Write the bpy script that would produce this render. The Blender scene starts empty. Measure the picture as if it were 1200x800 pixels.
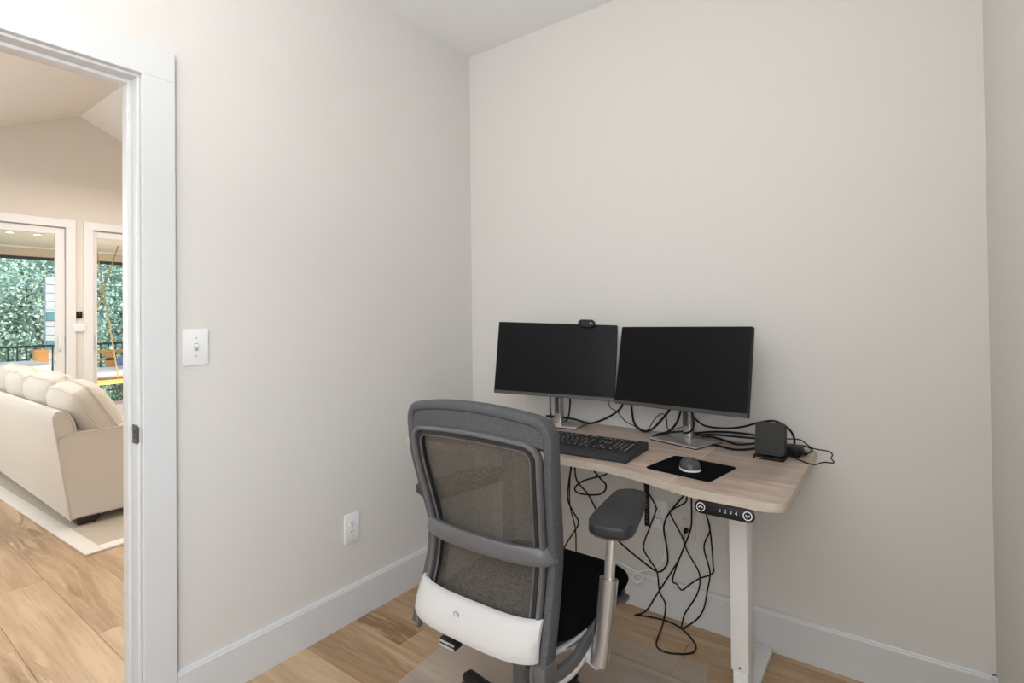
import bpy, bmesh, math, random
from mathutils import Vector, Matrix, noise
random.seed(7)
C = bpy.context.scene.collection
PI = math.pi
R = math.radians

# ------------------------------------------------------------------ camera
CAM = Vector((1.8907, -2.2081, 1.28))
F = 617.18
yaw, pitch, roll = R(-36.228), R(-0.6073), R(0.6356)
_f = Vector((math.sin(yaw)*math.cos(pitch), math.cos(yaw)*math.cos(pitch), -math.sin(pitch)))
_r = Vector((math.cos(yaw), -math.sin(yaw), 0))
_d = _f.cross(_r)
RIGHT = math.cos(roll)*_r + math.sin(roll)*_d
DOWN = -math.sin(roll)*_r + math.cos(roll)*_d
cd = bpy.data.cameras.new('camera')
cam = bpy.data.objects.new('camera', cd); C.objects.link(cam)
m = Matrix.Identity(4)
for i in range(3):
    m[i][0] = RIGHT[i]; m[i][1] = -DOWN[i]; m[i][2] = -_f[i]; m[i][3] = CAM[i]
cam.matrix_world = m
cd.sensor_fit = 'HORIZONTAL'; cd.sensor_width = 36; cd.lens = 36*F/1200
cd.shift_y = -(400-364.1)/1200
cd.clip_start = 0.02; cd.clip_end = 200
bpy.context.scene.camera = cam

# ------------------------------------------------------------------ sky, sun, large lights, exposure
SC = bpy.context.scene
w = bpy.data.worlds.new('world'); SC.world = w; w.use_nodes = True
nt = w.node_tree
bg = nt.nodes['Background']
sky = nt.nodes.new('ShaderNodeTexSky'); sky.sky_type = 'NISHITA'
sky.sun_disc = False; sky.sun_elevation = R(48); sky.sun_rotation = R(46); sky.air_density = 1.2; sky.dust_density = 2.0
nt.links.new(sky.outputs[0], bg.inputs[0]); bg.inputs[1].default_value = 0.55
sl = bpy.data.lights.new('sun', 'SUN'); sl.energy = 2.6; sl.angle = R(3); sl.color = (1, .95, .86)
so = bpy.data.objects.new('sun', sl); C.objects.link(so); so.rotation_euler = Vector((.42, .40, .82)).to_track_quat('Z', 'Y').to_euler()

def area(name, loc, target, sx, sy, power, col):
    l = bpy.data.lights.new(name, 'AREA'); l.shape = 'RECTANGLE'; l.size = sx; l.size_y = sy
    l.energy = power; l.color = col
    o = bpy.data.objects.new(name, l); C.objects.link(o); o.location = loc
    o.rotation_euler = (Vector(target)-Vector(loc)).to_track_quat('-Z', 'Y').to_euler()
    return o
area('window_daylight', (2.27, -3.01, 1.65), (.2, -1.0, .75), 1.0, 1.4, 32, (.93, .965, 1.0))
area('ceiling_fill', (.95, -2.7, 2.66), (.9, -1.7, .6), 1.5, 1.0, 10, (1.0, .985, .96))  # fill light added below the ceiling, out of view
area('upward_fill', (1.1, -2.5, 1.75), (1.30, -2.25, 2.7), 1.0, 1.0, 16, (1.0, .985, .965))  # unseen fill added behind the camera, aimed up to brighten the ceiling
area('living_room_fill', (-3.4, -2.9, 1.6), (-3.4, 0, 1.2), 3.0, 1.8, 50, (.80, .90, 1.0))  # fill added at the unseen near wall, cools the sofa back
area('living_far_fill', (-5.9, -2.3, 1.45), (0, -1.6, .9), 1.3, 2.0, 9, (.88, .95, 1.0))  # added beside the glazed doors, out of view, for floor sheen
area('living_room_ceiling_glow', (-3.2, 0.0, 2.95), (-3.2, 0, 0), 3.5, 1.5, 78, (1.0, .92, .85))
area('porch_fill', (-7.3, 0.6, -.03), (-7.3, .61, 2), 1.6, 3.0, 100, (1.0, .88, .76))  # hidden at floor level, added to light the porch ceiling from below
SC.view_settings.view_transform = 'Standard'; SC.view_settings.look = 'None'
SC.view_settings.gamma = 1; SC.view_settings.use_curve_mapping = False
SC.view_settings.exposure = 0.27

# ------------------------------------------------------------------ materials
def mat(name, col, rough=.5, metal=0.0, bump=0.0, bscale=200, var=0.0, vscale=8, coat=0.0, spec=.5, stretch=(1, 1, 1), emit=None, estr=0):
    mt = bpy.data.materials.new(name); mt.use_nodes = True
    n = mt.node_tree.nodes; l = mt.node_tree.links; b = n['Principled BSDF']
    b.inputs['Base Color'].default_value = (*col, 1)
    b.inputs['Roughness'].default_value = rough; b.inputs['Metallic'].default_value = metal
    b.inputs['Coat Weight'].default_value = coat; b.inputs['Specular IOR Level'].default_value = spec
    tc = n.new('ShaderNodeTexCoord'); mp = n.new('ShaderNodeMapping'); mp.inputs['Scale'].default_value = stretch
    l.new(tc.outputs['Object'], mp.inputs[0])
    if var:
        ns = n.new('ShaderNodeTexNoise'); ns.inputs['Scale'].default_value = vscale; ns.inputs['Detail'].default_value = 4
        l.new(mp.outputs[0], ns.inputs['Vector'])
        mx = n.new('ShaderNodeMix'); mx.data_type = 'RGBA'
        mx.inputs['A'].default_value = (*[c*(1-var) for c in col], 1); mx.inputs['B'].default_value = (*[min(1, c*(1+var)) for c in col], 1)
        l.new(ns.outputs[0], mx.inputs['Factor']); l.new(mx.outputs['Result'], b.inputs['Base Color'])
    if bump:
        n2 = n.new('ShaderNodeTexNoise'); n2.inputs['Scale'].default_value = bscale; n2.inputs['Detail'].default_value = 3
        l.new(mp.outputs[0], n2.inputs['Vector'])
        bp = n.new('ShaderNodeBump'); bp.inputs['Strength'].default_value = bump; bp.inputs['Distance'].default_value = .002
        l.new(n2.outputs[0], bp.inputs['Height']); l.new(bp.outputs[0], b.inputs['Normal'])
    if emit:
        b.inputs['Emission Color'].default_value = (*emit, 1); b.inputs['Emission Strength'].default_value = estr
    return mt

def wood(name, dark, light, scale=1.0, rough=.45, axis=0, knots=.5, varamt=.25, rnd=True, bump=.15):
    """grain running along an object axis, offset per object"""
    mt = bpy.data.materials.new(name); mt.use_nodes = True
    n = mt.node_tree.nodes; l = mt.node_tree.links; b = n['Principled BSDF']
    tc = n.new('ShaderNodeTexCoord'); oi = n.new('ShaderNodeObjectInfo')
    ad = n.new('ShaderNodeVectorMath'); ad.operation = 'ADD'
    ml = n.new('ShaderNodeVectorMath'); ml.operation = 'SCALE'; ml.inputs[0].default_value = (17.3, 31.7, 11.1)
    l.new(oi.outputs['Random'], ml.inputs['Scale'])
    l.new(tc.outputs['Object'], ad.inputs[0])
    if rnd: l.new(ml.outputs[0], ad.inputs[1])
    st = [9, 9, 9]; st[axis] = 1.0
    mp = n.new('ShaderNodeMapping'); mp.inputs['Scale'].default_value = [s*scale for s in st]
    l.new(ad.outputs[0], mp.inputs[0])
    n1 = n.new('ShaderNodeTexNoise'); n1.inputs['Scale'].default_value = 1.3; n1.inputs['Detail'].default_value = 6; n1.inputs['Roughness'].default_value = .6; n1.inputs['Distortion'].default_value = .9
    l.new(mp.outputs[0], n1.inputs['Vector'])
    st2 = [110, 110, 110]; st2[axis] = 5
    mp2 = n.new('ShaderNodeMapping'); mp2.inputs['Scale'].default_value = [s*scale for s in st2]
    l.new(ad.outputs[0], mp2.inputs[0])
    n2 = n.new('ShaderNodeTexNoise'); n2.inputs['Scale'].default_value = 1.0; n2.inputs['Detail'].default_value = 3
    l.new(mp2.outputs[0], n2.inputs['Vector'])
    # cathedral figure
    mm = n.new('ShaderNodeMath'); mm.operation = 'MULTIPLY'; mm.inputs[1].default_value = 22
    l.new(n1.outputs[0], mm.inputs[0])
    sn = n.new('ShaderNodeMath'); sn.operation = 'SINE'; l.new(mm.outputs[0], sn.inputs[0])
    n3 = n.new('ShaderNodeTexNoise'); n3.inputs['Scale'].default_value = .55; l.new(mp.outputs[0], n3.inputs['Vector'])
    pr = n.new('ShaderNodeMapRange'); pr.inputs[1].default_value = .52; pr.inputs[2].default_value = .68; l.new(n3.outputs[0], pr.inputs[0])
    sk = n.new('ShaderNodeMath'); sk.operation = 'MULTIPLY'; l.new(sn.outputs[0], sk.inputs[0]); l.new(pr.outputs[0], sk.inputs[1])
    a1 = n.new('ShaderNodeMath'); a1.operation = 'MULTIPLY_ADD'; a1.inputs[1].default_value = .16*knots; l.new(sk.outputs[0], a1.inputs[0]); n1s = n.new('ShaderNodeMath'); n1s.operation = 'MULTIPLY_ADD'; n1s.inputs[1].default_value = .55; n1s.inputs[2].default_value = .225; l.new(n1.outputs[0], n1s.inputs[0]); l.new(n1s.outputs[0], a1.inputs[2])
    a2 = n.new('ShaderNodeMath'); a2.operation = 'MULTIPLY_ADD'; a2.inputs[1].default_value = .30; l.new(n2.outputs[0], a2.inputs[0]); l.new(a1.outputs[0], a2.inputs[2])
    a3 = n.new('ShaderNodeMath'); a3.operation = 'MULTIPLY_ADD'; a3.inputs[1].default_value = varamt; l.new(oi.outputs['Random'], a3.inputs[0]); l.new(a2.outputs[0], a3.inputs[2])
    cr = n.new('ShaderNodeValToRGB'); e = cr.color_ramp.elements
    lo = .44 + (varamt*.3); e[0].position = lo; e[0].color = (*dark, 1); e[1].position = lo+.40; e[1].color = (*light, 1)
    l.new(a3.outputs[0] if rnd else a2.outputs[0], cr.inputs[0]); l.new(cr.outputs[0], b.inputs['Base Color'])
    b.inputs['Roughness'].default_value = rough
    bp = n.new('ShaderNodeBump'); bp.inputs['Strength'].default_value = bump; bp.inputs['Distance'].default_value = .001
    l.new(n2.outputs[0], bp.inputs['Height']); l.new(bp.outputs[0], b.inputs['Normal'])
    return mt

def see_through(name, col, alpha, rough=.4, weave=0, metal=0):
    """real mesh or film: part of the surface lets light straight through"""
    mt = mat(name, col, rough, metal)
    n = mt.node_tree.nodes; l = mt.node_tree.links; b = n['Principled BSDF']
    tr = n.new('ShaderNodeBsdfTransparent'); mx = n.new('ShaderNodeMixShader')
    if weave:
        tc = n.new('ShaderNodeTexCoord')
        sx = n.new('ShaderNodeSeparateXYZ'); l.new(tc.outputs['Object'], sx.inputs[0])
        ss = []
        for k, mul in (('X', 1.0), ('Z', 1.0)):
            m1 = n.new('ShaderNodeMath'); m1.operation = 'MULTIPLY'; m1.inputs[1].default_value = weave*mul; l.new(sx.outputs[k], m1.inputs[0])
            s1 = n.new('ShaderNodeMath'); s1.operation = 'SINE'; l.new(m1.outputs[0], s1.inputs[0]); ss.append(s1)
        p = n.new('ShaderNodeMath'); p.operation = 'MULTIPLY'; l.new(ss[0].outputs[0], p.inputs[0]); l.new(ss[1].outputs[0], p.inputs[1])
        q = n.new('ShaderNodeMath'); q.operation = 'MULTIPLY_ADD'; q.inputs[1].default_value = .35; q.inputs[2].default_value = alpha; q.use_clamp = True
        l.new(p.outputs[0], q.inputs[0]); l.new(q.outputs[0], mx.inputs[0])
        nz = n.new('ShaderNodeTexNoise'); nz.inputs['Scale'].default_value = 300; nz.inputs['Detail'].default_value = 2
        mp = n.new('ShaderNodeMapping'); mp.inputs['Scale'].default_value = (.35, 1, 1); l.new(tc.outputs['Object'], mp.inputs[0]); l.new(mp.outputs[0], nz.inputs['Vector'])
        mc = n.new('ShaderNodeMix'); mc.data_type = 'RGBA'; mc.inputs['A'].default_value = (*[c*-.6 for c in col], 1); mc.inputs['B'].default_value = (*[c*2.6 for c in col], 1); mc.clamp_result = True
        l.new(nz.outputs[0], mc.inputs['Factor']); l.new(mc.outputs['Result'], b.inputs['Base Color'])
    else:
        mx.inputs[0].default_value = alpha
    l.new(tr.outputs[0], mx.inputs[1]); l.new(b.outputs[0], mx.inputs[2])
    l.new(mx.outputs[0], n['Material Output'].inputs['Surface'])
    return mt

def pane_glass():
    mt = bpy.data.materials.new('pane_glass'); mt.use_nodes = True
    n = mt.node_tree.nodes; l = mt.node_tree.links
    tr = n.new('ShaderNodeBsdfTransparent'); tr.inputs[0].default_value = (.93, .97, .97, 1)
    gl = n.new('ShaderNodeBsdfGlossy'); gl.inputs['Roughness'].default_value = .02
    fr = n.new('ShaderNodeFresnel'); fr.inputs[0].default_value = 1.45
    mx = n.new('ShaderNodeMixShader'); l.new(fr.outputs[0], mx.inputs[0]); l.new(tr.outputs[0], mx.inputs[1]); l.new(gl.outputs[0], mx.inputs[2])
    l.new(mx.outputs[0], n['Material Output'].inputs['Surface'])
    return mt

def leaf_mat():
    mt = mat('leaves', (.16, .30, .14), .55, 0, 0, 0)
    n = mt.node_tree.nodes; l = mt.node_tree.links; b = n['Principled BSDF']
    g = n.new('ShaderNodeNewGeometry'); cr = n.new('ShaderNodeValToRGB')
    e = cr.color_ramp.elements; e[0].color = (.26, .40, .38, 1); e[1].color = (.52, .64, .48, 1)  # paled and blued so the leaf colour carries the distance haze
    l.new(g.outputs['Random Per Island'], cr.inputs[0]); l.new(cr.outputs[0], b.inputs['Base Color'])
    return mt

M = dict(
    wall=mat('wall_paint', (.715, .700, .675), .62, bump=.10, bscale=160),
    ceil=mat('ceiling_paint', (.88, .885, .88), .8, bump=.08, bscale=120),
    warm=mat('living_wall_paint', (.74, .675, .60), .7, bump=.08, bscale=120),
    lceil=mat('living_ceiling_paint', (.86, .82, .77), .8),
    trim=mat('trim_paint', (.69, .705, .72), .32),
    trim2=mat('door_paint', (.80, .785, .765), .35),
    plate=mat('plate_plastic', (.84, .85, .86), .3),
    slot=mat('slot_dark', (.04, .04, .04), .5),
    steel=mat('strike_steel', (.12, .12, .12), .35, .9),
    floor=wood('floor_oak', (.27, .15, .070), (.63, .455, .28), 1.0, .36, 0, 1.3, .20),
    desk=wood('desk_laminate', (.24, .165, .13), (.66, .545, .465), 1.5, .38, 0, .5, .0, rnd=False, bump=.05),
    desk_edge=mat('desk_edge_band', (.53, .465, .39), .45, var=.12, vscale=12, stretch=(1, 1, 6)),
    white_metal=mat('white_powder_coat', (.86, .875, .865), .38),
    black=mat('black_plastic', (.008, .008, .009), .42, spec=.25),
    black_soft=mat('black_rubber', (.02, .02, .022), .6, bump=.1, bscale=300),
    cable=mat('cable_black', (.006, .006, .006), .45, spec=.25),
    cable_w=mat('cable_white', (.84, .83, .80), .4),
    screen=mat('screen_panel', (.006, .006, .007), .28, spec=.12),
    bezel=mat('bezel_black', (.012, .012, .012), .5, spec=.2),
    silver=mat('silver_plastic', (.62, .62, .62), .32, .85),
    silver2=mat('brushed_silver', (.48, .48, .475), .24, .92, var=.05, vscale=60, stretch=(1, 1, .05)),
    kb=mat('keyboard_body', (.026, .027, .029), .5, spec=.3),
    key=mat('key_cap', (.016, .016, .017), .45),
    ink=mat('white_print', (.75, .75, .75), .5),
    pad=mat('mouse_pad_cloth', (.0035, .0035, .004), .8, spec=.05, bump=.2, bscale=900),
    mouse=mat('mouse_grey', (.05, .053, .058), .32),
    mouse_w=mat('mouse_rim', (.72, .72, .73), .3),
    fab_frame=mat('bolster_fabric', (.066, .068, .074), .75),
    plastic_g=mat('chair_grey_plastic', (.105, .105, .11), .34),
    plastic_d=mat('chair_dark_plastic', (.022, .022, .024), .45, spec=.3),
    plastic_w=mat('chair_white_plastic', (.58, .575, .57), .5, var=.03, vscale=12),
    seat=mat('seat_fabric', (.003, .0035, .0045), .9, spec=.06, bump=.35, bscale=1100),
    armpad=mat('arm_pad', (.024, .026, .030), .48, bump=.08, bscale=500),
    mesh=see_through('back_mesh_weave', (.062, .054, .045), .94, .8, weave=2600),
    film=see_through('clear_vinyl', (.78, .73, .70), .22, .3),
    glass=pane_glass(),
    sofa=mat('sofa_linen', (.64, .58, .50), .9, bump=.5, bscale=500, var=.06, vscale=250),
    sofa_pipe=mat('sofa_piping', (.62, .54, .45), .85),
    espresso=mat('dark_wood', (.03, .02, .016), .4),
    rug=mat('sisal_weave', (.50, .43, .33), .95, bump=1.0, bscale=260, var=.25, vscale=160, stretch=(1, 2, 1)),
    rug_b=mat('rug_border', (.74, .68, .60), .9, bump=.2, bscale=400),
    porch_c=mat('porch_ceiling', (.62, .51, .43), .7),
    porch_b=mat('porch_beam', (.66, .52, .40), .7),
    blackmetal=mat('black_railing', (.010, .011, .013), .5),
    deck=mat('deck_boards', (.42, .36, .30), .7),
    porchwood=mat('honey_wood', (.72, .36, .12), .45, var=.15, vscale=20, stretch=(1, 1, 6)),
    white_cloth=mat('white_cushion', (.85, .85, .84), .85),
    blue_cloth=mat('blue_pattern', (.16, .22, .42), .8, var=.8, vscale=40),
    rope=mat('rope', (.42, .30, .14), .8),
    leaf=leaf_mat(), bark=mat('bark', (.12, .08, .05), .9, bump=.6, bscale=30),
    grass=mat('grass', (.14, .24, .10), .95, var=.4, vscale=3),
    strip_pale=mat('reflection_pale', (.46, .44, .42), .7), strip_dark=mat('reflection_dark', (.10, .22, .24), .2),
    lamp=mat('lamp_glow', (.9, .9, .85), .5, emit=(1, .93, .8), estr=9),
)

def weave_on(mt, freq, lo=.45):
    n = mt.node_tree.nodes; l = mt.node_tree.links; b = n['Principled BSDF']
    tc = n.new('ShaderNodeTexCoord'); ck = n.new('ShaderNodeTexVoronoi'); ck.inputs['Scale'].default_value = freq; ck.inputs['Randomness'].default_value = 1.0
    l.new(tc.outputs['Object'], ck.inputs['Vector'])
    c = b.inputs['Base Color'].default_value[:3]
    cr = n.new('ShaderNodeValToRGB'); e = cr.color_ramp.elements
    e[0].position = .15; e[0].color = (*[x*lo*.5 for x in c], 1); e[1].position = .6; e[1].color = (*[x*1.35 for x in c], 1)
    l.new(ck.outputs['Distance'], cr.inputs[0]); l.new(cr.outputs[0], b.inputs['Base Color'])
weave_on(M['fab_frame'], 420, .9)
# ------------------------------------------------------------------ mesh helpers
def B(): return bmesh.new()
def box(bm, x0, x1, y0, y1, z0, z1, bev=0, seg=1):
    vs = [bm.verts.new((x, y, z)) for z in (z0, z1) for y in (y0, y1) for x in (x0, x1)]
    fs = [(0, 2, 3, 1), (4, 5, 7, 6), (0, 1, 5, 4), (2, 6, 7, 3), (0, 4, 6, 2), (1, 3, 7, 5)]
    faces = [bm.faces.new([vs[i] for i in f]) for f in fs]
    if bev:
        es = list({e for f in faces for e in f.edges})
        bmesh.ops.bevel(bm, geom=es, offset=bev, segments=seg, affect='EDGES', profile=.5)
    return bm
def prism(bm, pts, z0, z1, bev=0, seg=2):
    """polygon in xy extruded in z"""
    n = len(pts)
    a = [bm.verts.new((p[0], p[1], z0)) for p in pts]; b = [bm.verts.new((p[0], p[1], z1)) for p in pts]
    f1 = bm.faces.new(a[::-1]); f2 = bm.faces.new(b)
    for i in range(n):
        j = (i+1) % n; bm.faces.new((a[i], a[j], b[j], b[i]))
    if bev:
        es = list(set(f1.edges) | set(f2.edges))
        bmesh.ops.bevel(bm, geom=es, offset=bev, segments=seg, affect='EDGES', profile=.5)
    return bm
def rrect(w_, h_, r, n=5, cx=0, cy=0):
    out = []
    for (sx, sy, a0) in ((1, 1, 0), (-1, 1, 90), (-1, -1, 180), (1, -1, 270)):
        for k in range(n+1):
            a = R(a0+90*k/n); out.append((cx+sx*(w_/2-r)+r*math.cos(a), cy+sy*(h_/2-r)+r*math.sin(a)))
    return out
def cyl(bm, p0, p1, r0, r1=None, n=20, cap=True):
    p0 = Vector(p0); p1 = Vector(p1); r1 = r0 if r1 is None else r1
    d = (p1-p0).normalized(); u = d.orthogonal().normalized(); v = d.cross(u)
    a = [bm.verts.new(p0+(u*math.cos(2*PI*i/n)+v*math.sin(2*PI*i/n))*r0) for i in range(n)]
    b = [bm.verts.new(p1+(u*math.cos(2*PI*i/n)+v*math.sin(2*PI*i/n))*r1) for i in range(n)]
    for i in range(n):
        j = (i+1) % n; bm.faces.new((a[i], a[j], b[j], b[i]))
    if cap: bm.faces.new(a[::-1]); bm.faces.new(b)
    return bm
def catmull(pts, k=6, closed=False):
    P = [Vector(p) for p in pts]; n = len(P); out = []
    rng = n if closed else n-1
    for i in range(rng):
        if closed: p0, p1, p2, p3 = P[(i-1) % n], P[i], P[(i+1) % n], P[(i+2) % n]
        else: p0, p1, p2, p3 = P[max(i-1, 0)], P[i], P[i+1], P[min(i+2, n-1)]
        for j in range(k):
            t = j/k
            out.append(.5*((2*p1)+(-p0+p2)*t+(2*p0-5*p1+4*p2-p3)*t*t+(-p0+3*p1-3*p2+p3)*t**3))
    if not closed: out.append(P[-1])
    return out
def sweep(bm, path, sec, closed=False, up=None, scl=None):
    """sweep a closed 2-D section (list of (a,b)) along a path; b follows 'up' where given (vector or list)"""
    n = len(path); rings = []; last = None
    for i, p in enumerate(path):
        if closed: t = (path[(i+1) % n]-path[i-1])
        else: t = path[min(i+1, n-1)]-path[max(i-1, 0)]
        t = t.normalized()
        if up is None:
            if last is None: last = t.orthogonal().normalized()
            u = (last-t*last.dot(t)).normalized(); last = u
        else:
            uu = up[i] if isinstance(up, list) else up
            u = (uu-t*uu.dot(t)).normalized()
        v = t.cross(u)
        s = 1 if scl is None else scl[i]
        rings.append([bm.verts.new(p+(v*a+u*b)*s) for a, b in sec])
    k = len(sec)
    for i in range(n if closed else n-1):
        A = rings[i]; Bq = rings[(i+1) % n]
        for j in range(k):
            q = (j+1) % k; bm.faces.new((A[j], A[q], Bq[q], Bq[j]))
    if not closed:
        bm.faces.new(rings[0][::-1]); bm.faces.new(rings[-1])
    return bm
def circ(r, n=8): return [(r*math.cos(2*PI*i/n), r*math.sin(2*PI*i/n)) for i in range(n)]
def oval(a, b, n=12, e=2.6):
    out = []
    for i in range(n):
        t = 2*PI*i/n; c, s = math.cos(t), math.sin(t)
        out.append((a*math.copysign(abs(c)**(2/e), c), b*math.copysign(abs(s)**(2/e), s)))
    return out
def tube(bm, pts, r, k=6, n=7): return sweep(bm, catmull(pts, k), circ(r, n))
def obj(name, bm, m_, parent=None, smooth=True, angle=35):
    me = bpy.data.meshes.new(name)
    bmesh.ops.remove_doubles(bm, verts=bm.verts, dist=1e-6)
    bmesh.ops.recalc_face_normals(bm, faces=bm.faces)
    bm.to_mesh(me); bm.free()
    if smooth:
        for p in me.polygons: p.use_smooth = True
        me.set_sharp_from_angle(angle=R(angle))
    me.materials.append(m_)
    o = bpy.data.objects.new(name, me); C.objects.link(o)
    if parent: o.parent = parent
    return o
def centre(o):
    """origin to the base centre of a top-level mesh"""
    me = o.data; xs = [v.co for v in me.vertices]
    c = Vector(((min(v.x for v in xs)+max(v.x for v in xs))/2, (min(v.y for v in xs)+max(v.y for v in xs))/2, min(v.z for v in xs)))
    me.transform(Matrix.Translation(-c)); o.location = o.location+c
    return o
def tag(o, label, cat, group=None, kind=None):
    o['label'] = label; o['category'] = cat
    if group: o['group'] = group
    if kind: o['kind'] = kind
    return o
def thing(name, label, cat, loc=(0, 0, 0), rz=0, group=None):
    o = bpy.data.objects.new(name, None); C.objects.link(o); o.location = loc; o.rotation_euler = (0, 0, rz)
    o.empty_display_size = .05
    return tag(o, label, cat, group)
def struct(name, bm, m_, parent=None, smooth=False):
    o = obj(name, bm, m_, parent, smooth)
    if parent is None: o['kind'] = 'structure'
    return o
def text_bm(bm, s, size, mtx, depth=.0004):
    cu = bpy.data.curves.new('t', 'FONT'); cu.body = s; cu.size = size; cu.align_x = 'CENTER'; cu.align_y = 'CENTER'; cu.extrude = depth; cu.resolution_u = 2
    t = bpy.data.objects.new('t', cu); C.objects.link(t)
    me = bpy.data.meshes.new_from_object(t.evaluated_get(bpy.context.evaluated_depsgraph_get()))
    me.transform(mtx); bm.from_mesh(me)
    bpy.data.objects.remove(t); bpy.data.curves.remove(cu); bpy.data.meshes.remove(me)

# ------------------------------------------------------------------ the room shell
W, CH, BACK = 2.12, 2.714, -3.6
struct('wall_back', box(B(), 0, W, 0, .12, 0, CH), M['wall'])
bm = B()
box(bm, W, W+.12, -2.50, .12, 0, CH); box(bm, W, W+.12, BACK, -3.52, 0, CH)
box(bm, W, W+.12, -3.52, -2.50, 0, .93); box(bm, W, W+.12, -3.52, -2.50, 2.36, CH)
struct('wall_right', bm, M['wall'])
# left wall with the doorway (y -2.36 .. -1.573)
DY0, DY1, DZ = -2.36, -1.573, 2.044
bm = B()
box(bm, -.12, 0, DY1+.0, 3.1, 0, CH); box(bm, -.12, 0, -3.7, DY0, 0, CH); box(bm, -.12, 0, DY0, DY1, DZ, CH)
struct('wall_left', bm, M['wall'])
bm = B(); box(bm, -.12, 0, -3.1, 3.1, CH, 3.85)
struct('wall_above_ceiling', bm, M['warm'])
struct('wall_rear', box(B(), 0, W, BACK-.12, BACK, 0, CH), M['wall'])
bm = B()
for y0, y1, z0, z1 in ((-3.52, -3.48, .93, 2.36), (-2.54, -2.50, .93, 2.36), (-3.48, -2.54, .93, .97), (-3.48, -2.54, 2.32, 2.36), (-3.48, -2.54, 1.63, 1.66)):
    box(bm, W+.07, W+.11, y0, y1, z0, z1)
struct('window_1', bm, M['trim'])
struct('ceiling', box(B(), 0, W, BACK, 0, CH, CH+.1), M['ceil'])

# baseboards
def base(name, pts2d, m_=M['trim']):
    """profile swept along a straight wall: pts2d = (p0, p1, inward normal)"""
    p0, p1, nrm = [Vector(q) for q in pts2d]
    prof = [(0, 0), (.016, 0), (.016, .139), (.013, .144), (.013, .147), (.010, .152), (0, .152)]
    bm = B(); A = [bm.verts.new(p0+nrm*a+Vector((0, 0, z))) for a, z in prof]; Bq = [bm.verts.new(p1+nrm*a+Vector((0, 0, z))) for a, z in prof]
    for i in range(len(prof)):
        j = (i+1) % len(prof); bm.faces.new((A[i], A[j], Bq[j], Bq[i]))
    bm.faces.new(A); bm.faces.new(Bq[::-1])
    struct(name, bm, m_)
base('baseboard_left', ((0, -1.483, 0), (0, 0, 0), (1, 0, 0)))
base('baseboard_back', ((0, 0, 0), (W, 0, 0), (0, -1, 0)))
base('baseboard_right', ((W, 0, 0), (W, BACK, 0), (-1, 0, 0)))
base('baseboard_rear', ((0, BACK, 0), (W, BACK, 0), (0, 1, 0)))

# doorway: casing, jamb, stop
dr = bpy.data.objects.new('door_1', None); C.objects.link(dr); dr['kind'] = 'structure'
for sx, x0, x1 in ((1, .0005, .020), (-1, -.14, -.1205)):
    box_ = B(); box(box_, x0, x1, DY1, DY1+.092, 0, DZ, .0015); struct('casing', box_, M['trim'], dr)
    box_ = B(); box(box_, x0, x1, DY0-.092, DY0, 0, DZ, .0015); struct('casing', box_, M['trim'], dr)
    box_ = B(); box(box_, x0, x1, DY0-.092, DY1+.092, DZ, DZ+.092, .0015); struct('casing', box_, M['trim'], dr)
J = .009
bm = B(); box(bm, -.1201, .0015, DY1-J, DY1-.0005, 0, DZ-J, .001); struct('jamb', bm, M['trim'], dr)
bm = B(); box(bm, -.1201, .0015, DY0+.0005, DY0+J, 0, DZ-J, .001); struct('jamb', bm, M['trim'], dr)
bm = B(); box(bm, -.1201, .0015, DY0, DY1, DZ-J, DZ-.0005, .001); struct('jamb', bm, M['trim'], dr)
ST = .011
bm = B(); box(bm, -.078, -.042, DY1-J-ST, DY1-J, 0, DZ-J-ST, .0015); struct('stop', bm, M['trim'], dr)
bm = B(); box(bm, -.078, -.042, DY0+J, DY0+J+ST, 0, DZ-J-ST, .0015); struct('stop', bm, M['trim'], dr)
bm = B(); box(bm, -.078, -.042, DY0+J, DY1-J, DZ-J-ST, DZ-J, .0015); struct('stop', bm, M['trim'], dr)
bm = B(); box(bm, -.036, .0035, DY1-J-.002, DY1-J, .90, .958, .0005)
cyl(bm, (.003, DY1-J-.001, .905), (.003, DY1-J-.001, .953), .004, n=10)
sp = struct('strike_plate', bm, M['steel'], dr)
struct('strike_hole', box(B(), -.026, -.010, DY1-J-.0026, DY1-J-.0019, .915, .943), M['slot'], sp)

# ------------------------------------------------------------------ floor of planks
bm = B(); box(bm, -6.15, W+.1, -3.8, 3.1, -.12, -.012)
fl = struct('floor', bm, M['floor'])
PW, PL = .222, 1.52
row_joint = {0: .297, 2: None, 3: -.77, 4: -1.54, 5: -.905}   # joints seen in the photograph
shared = {}
def plank(xa, xb, y0, y1):
    L = round(xb-xa, 3); Wd = round(y1-y0, 3)
    key = (L, Wd)
    if key not in shared:
        b_ = B(); box(b_, -L/2+.0006, L/2-.0006, -Wd/2+.0006, Wd/2-.0006, -.012, 0)
        top = [e for e in b_.edges if all(v.co.z > -.001 for v in e.verts)]
        bmesh.ops.bevel(b_, geom=top, offset=.0012, segments=1, affect='EDGES')
        me = bpy.data.meshes.new('plank'); bmesh.ops.recalc_face_normals(b_, faces=b_.faces); b_.to_mesh(me); b_.free(); me.materials.append(M['floor'])
        shared[key] = me
    o = bpy.data.objects.new('plank', shared[key]); C.objects.link(o); o.parent = fl
    o.location = ((xa+xb)/2, (y0+y1)/2, 0)
r = -14
k = 0
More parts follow.
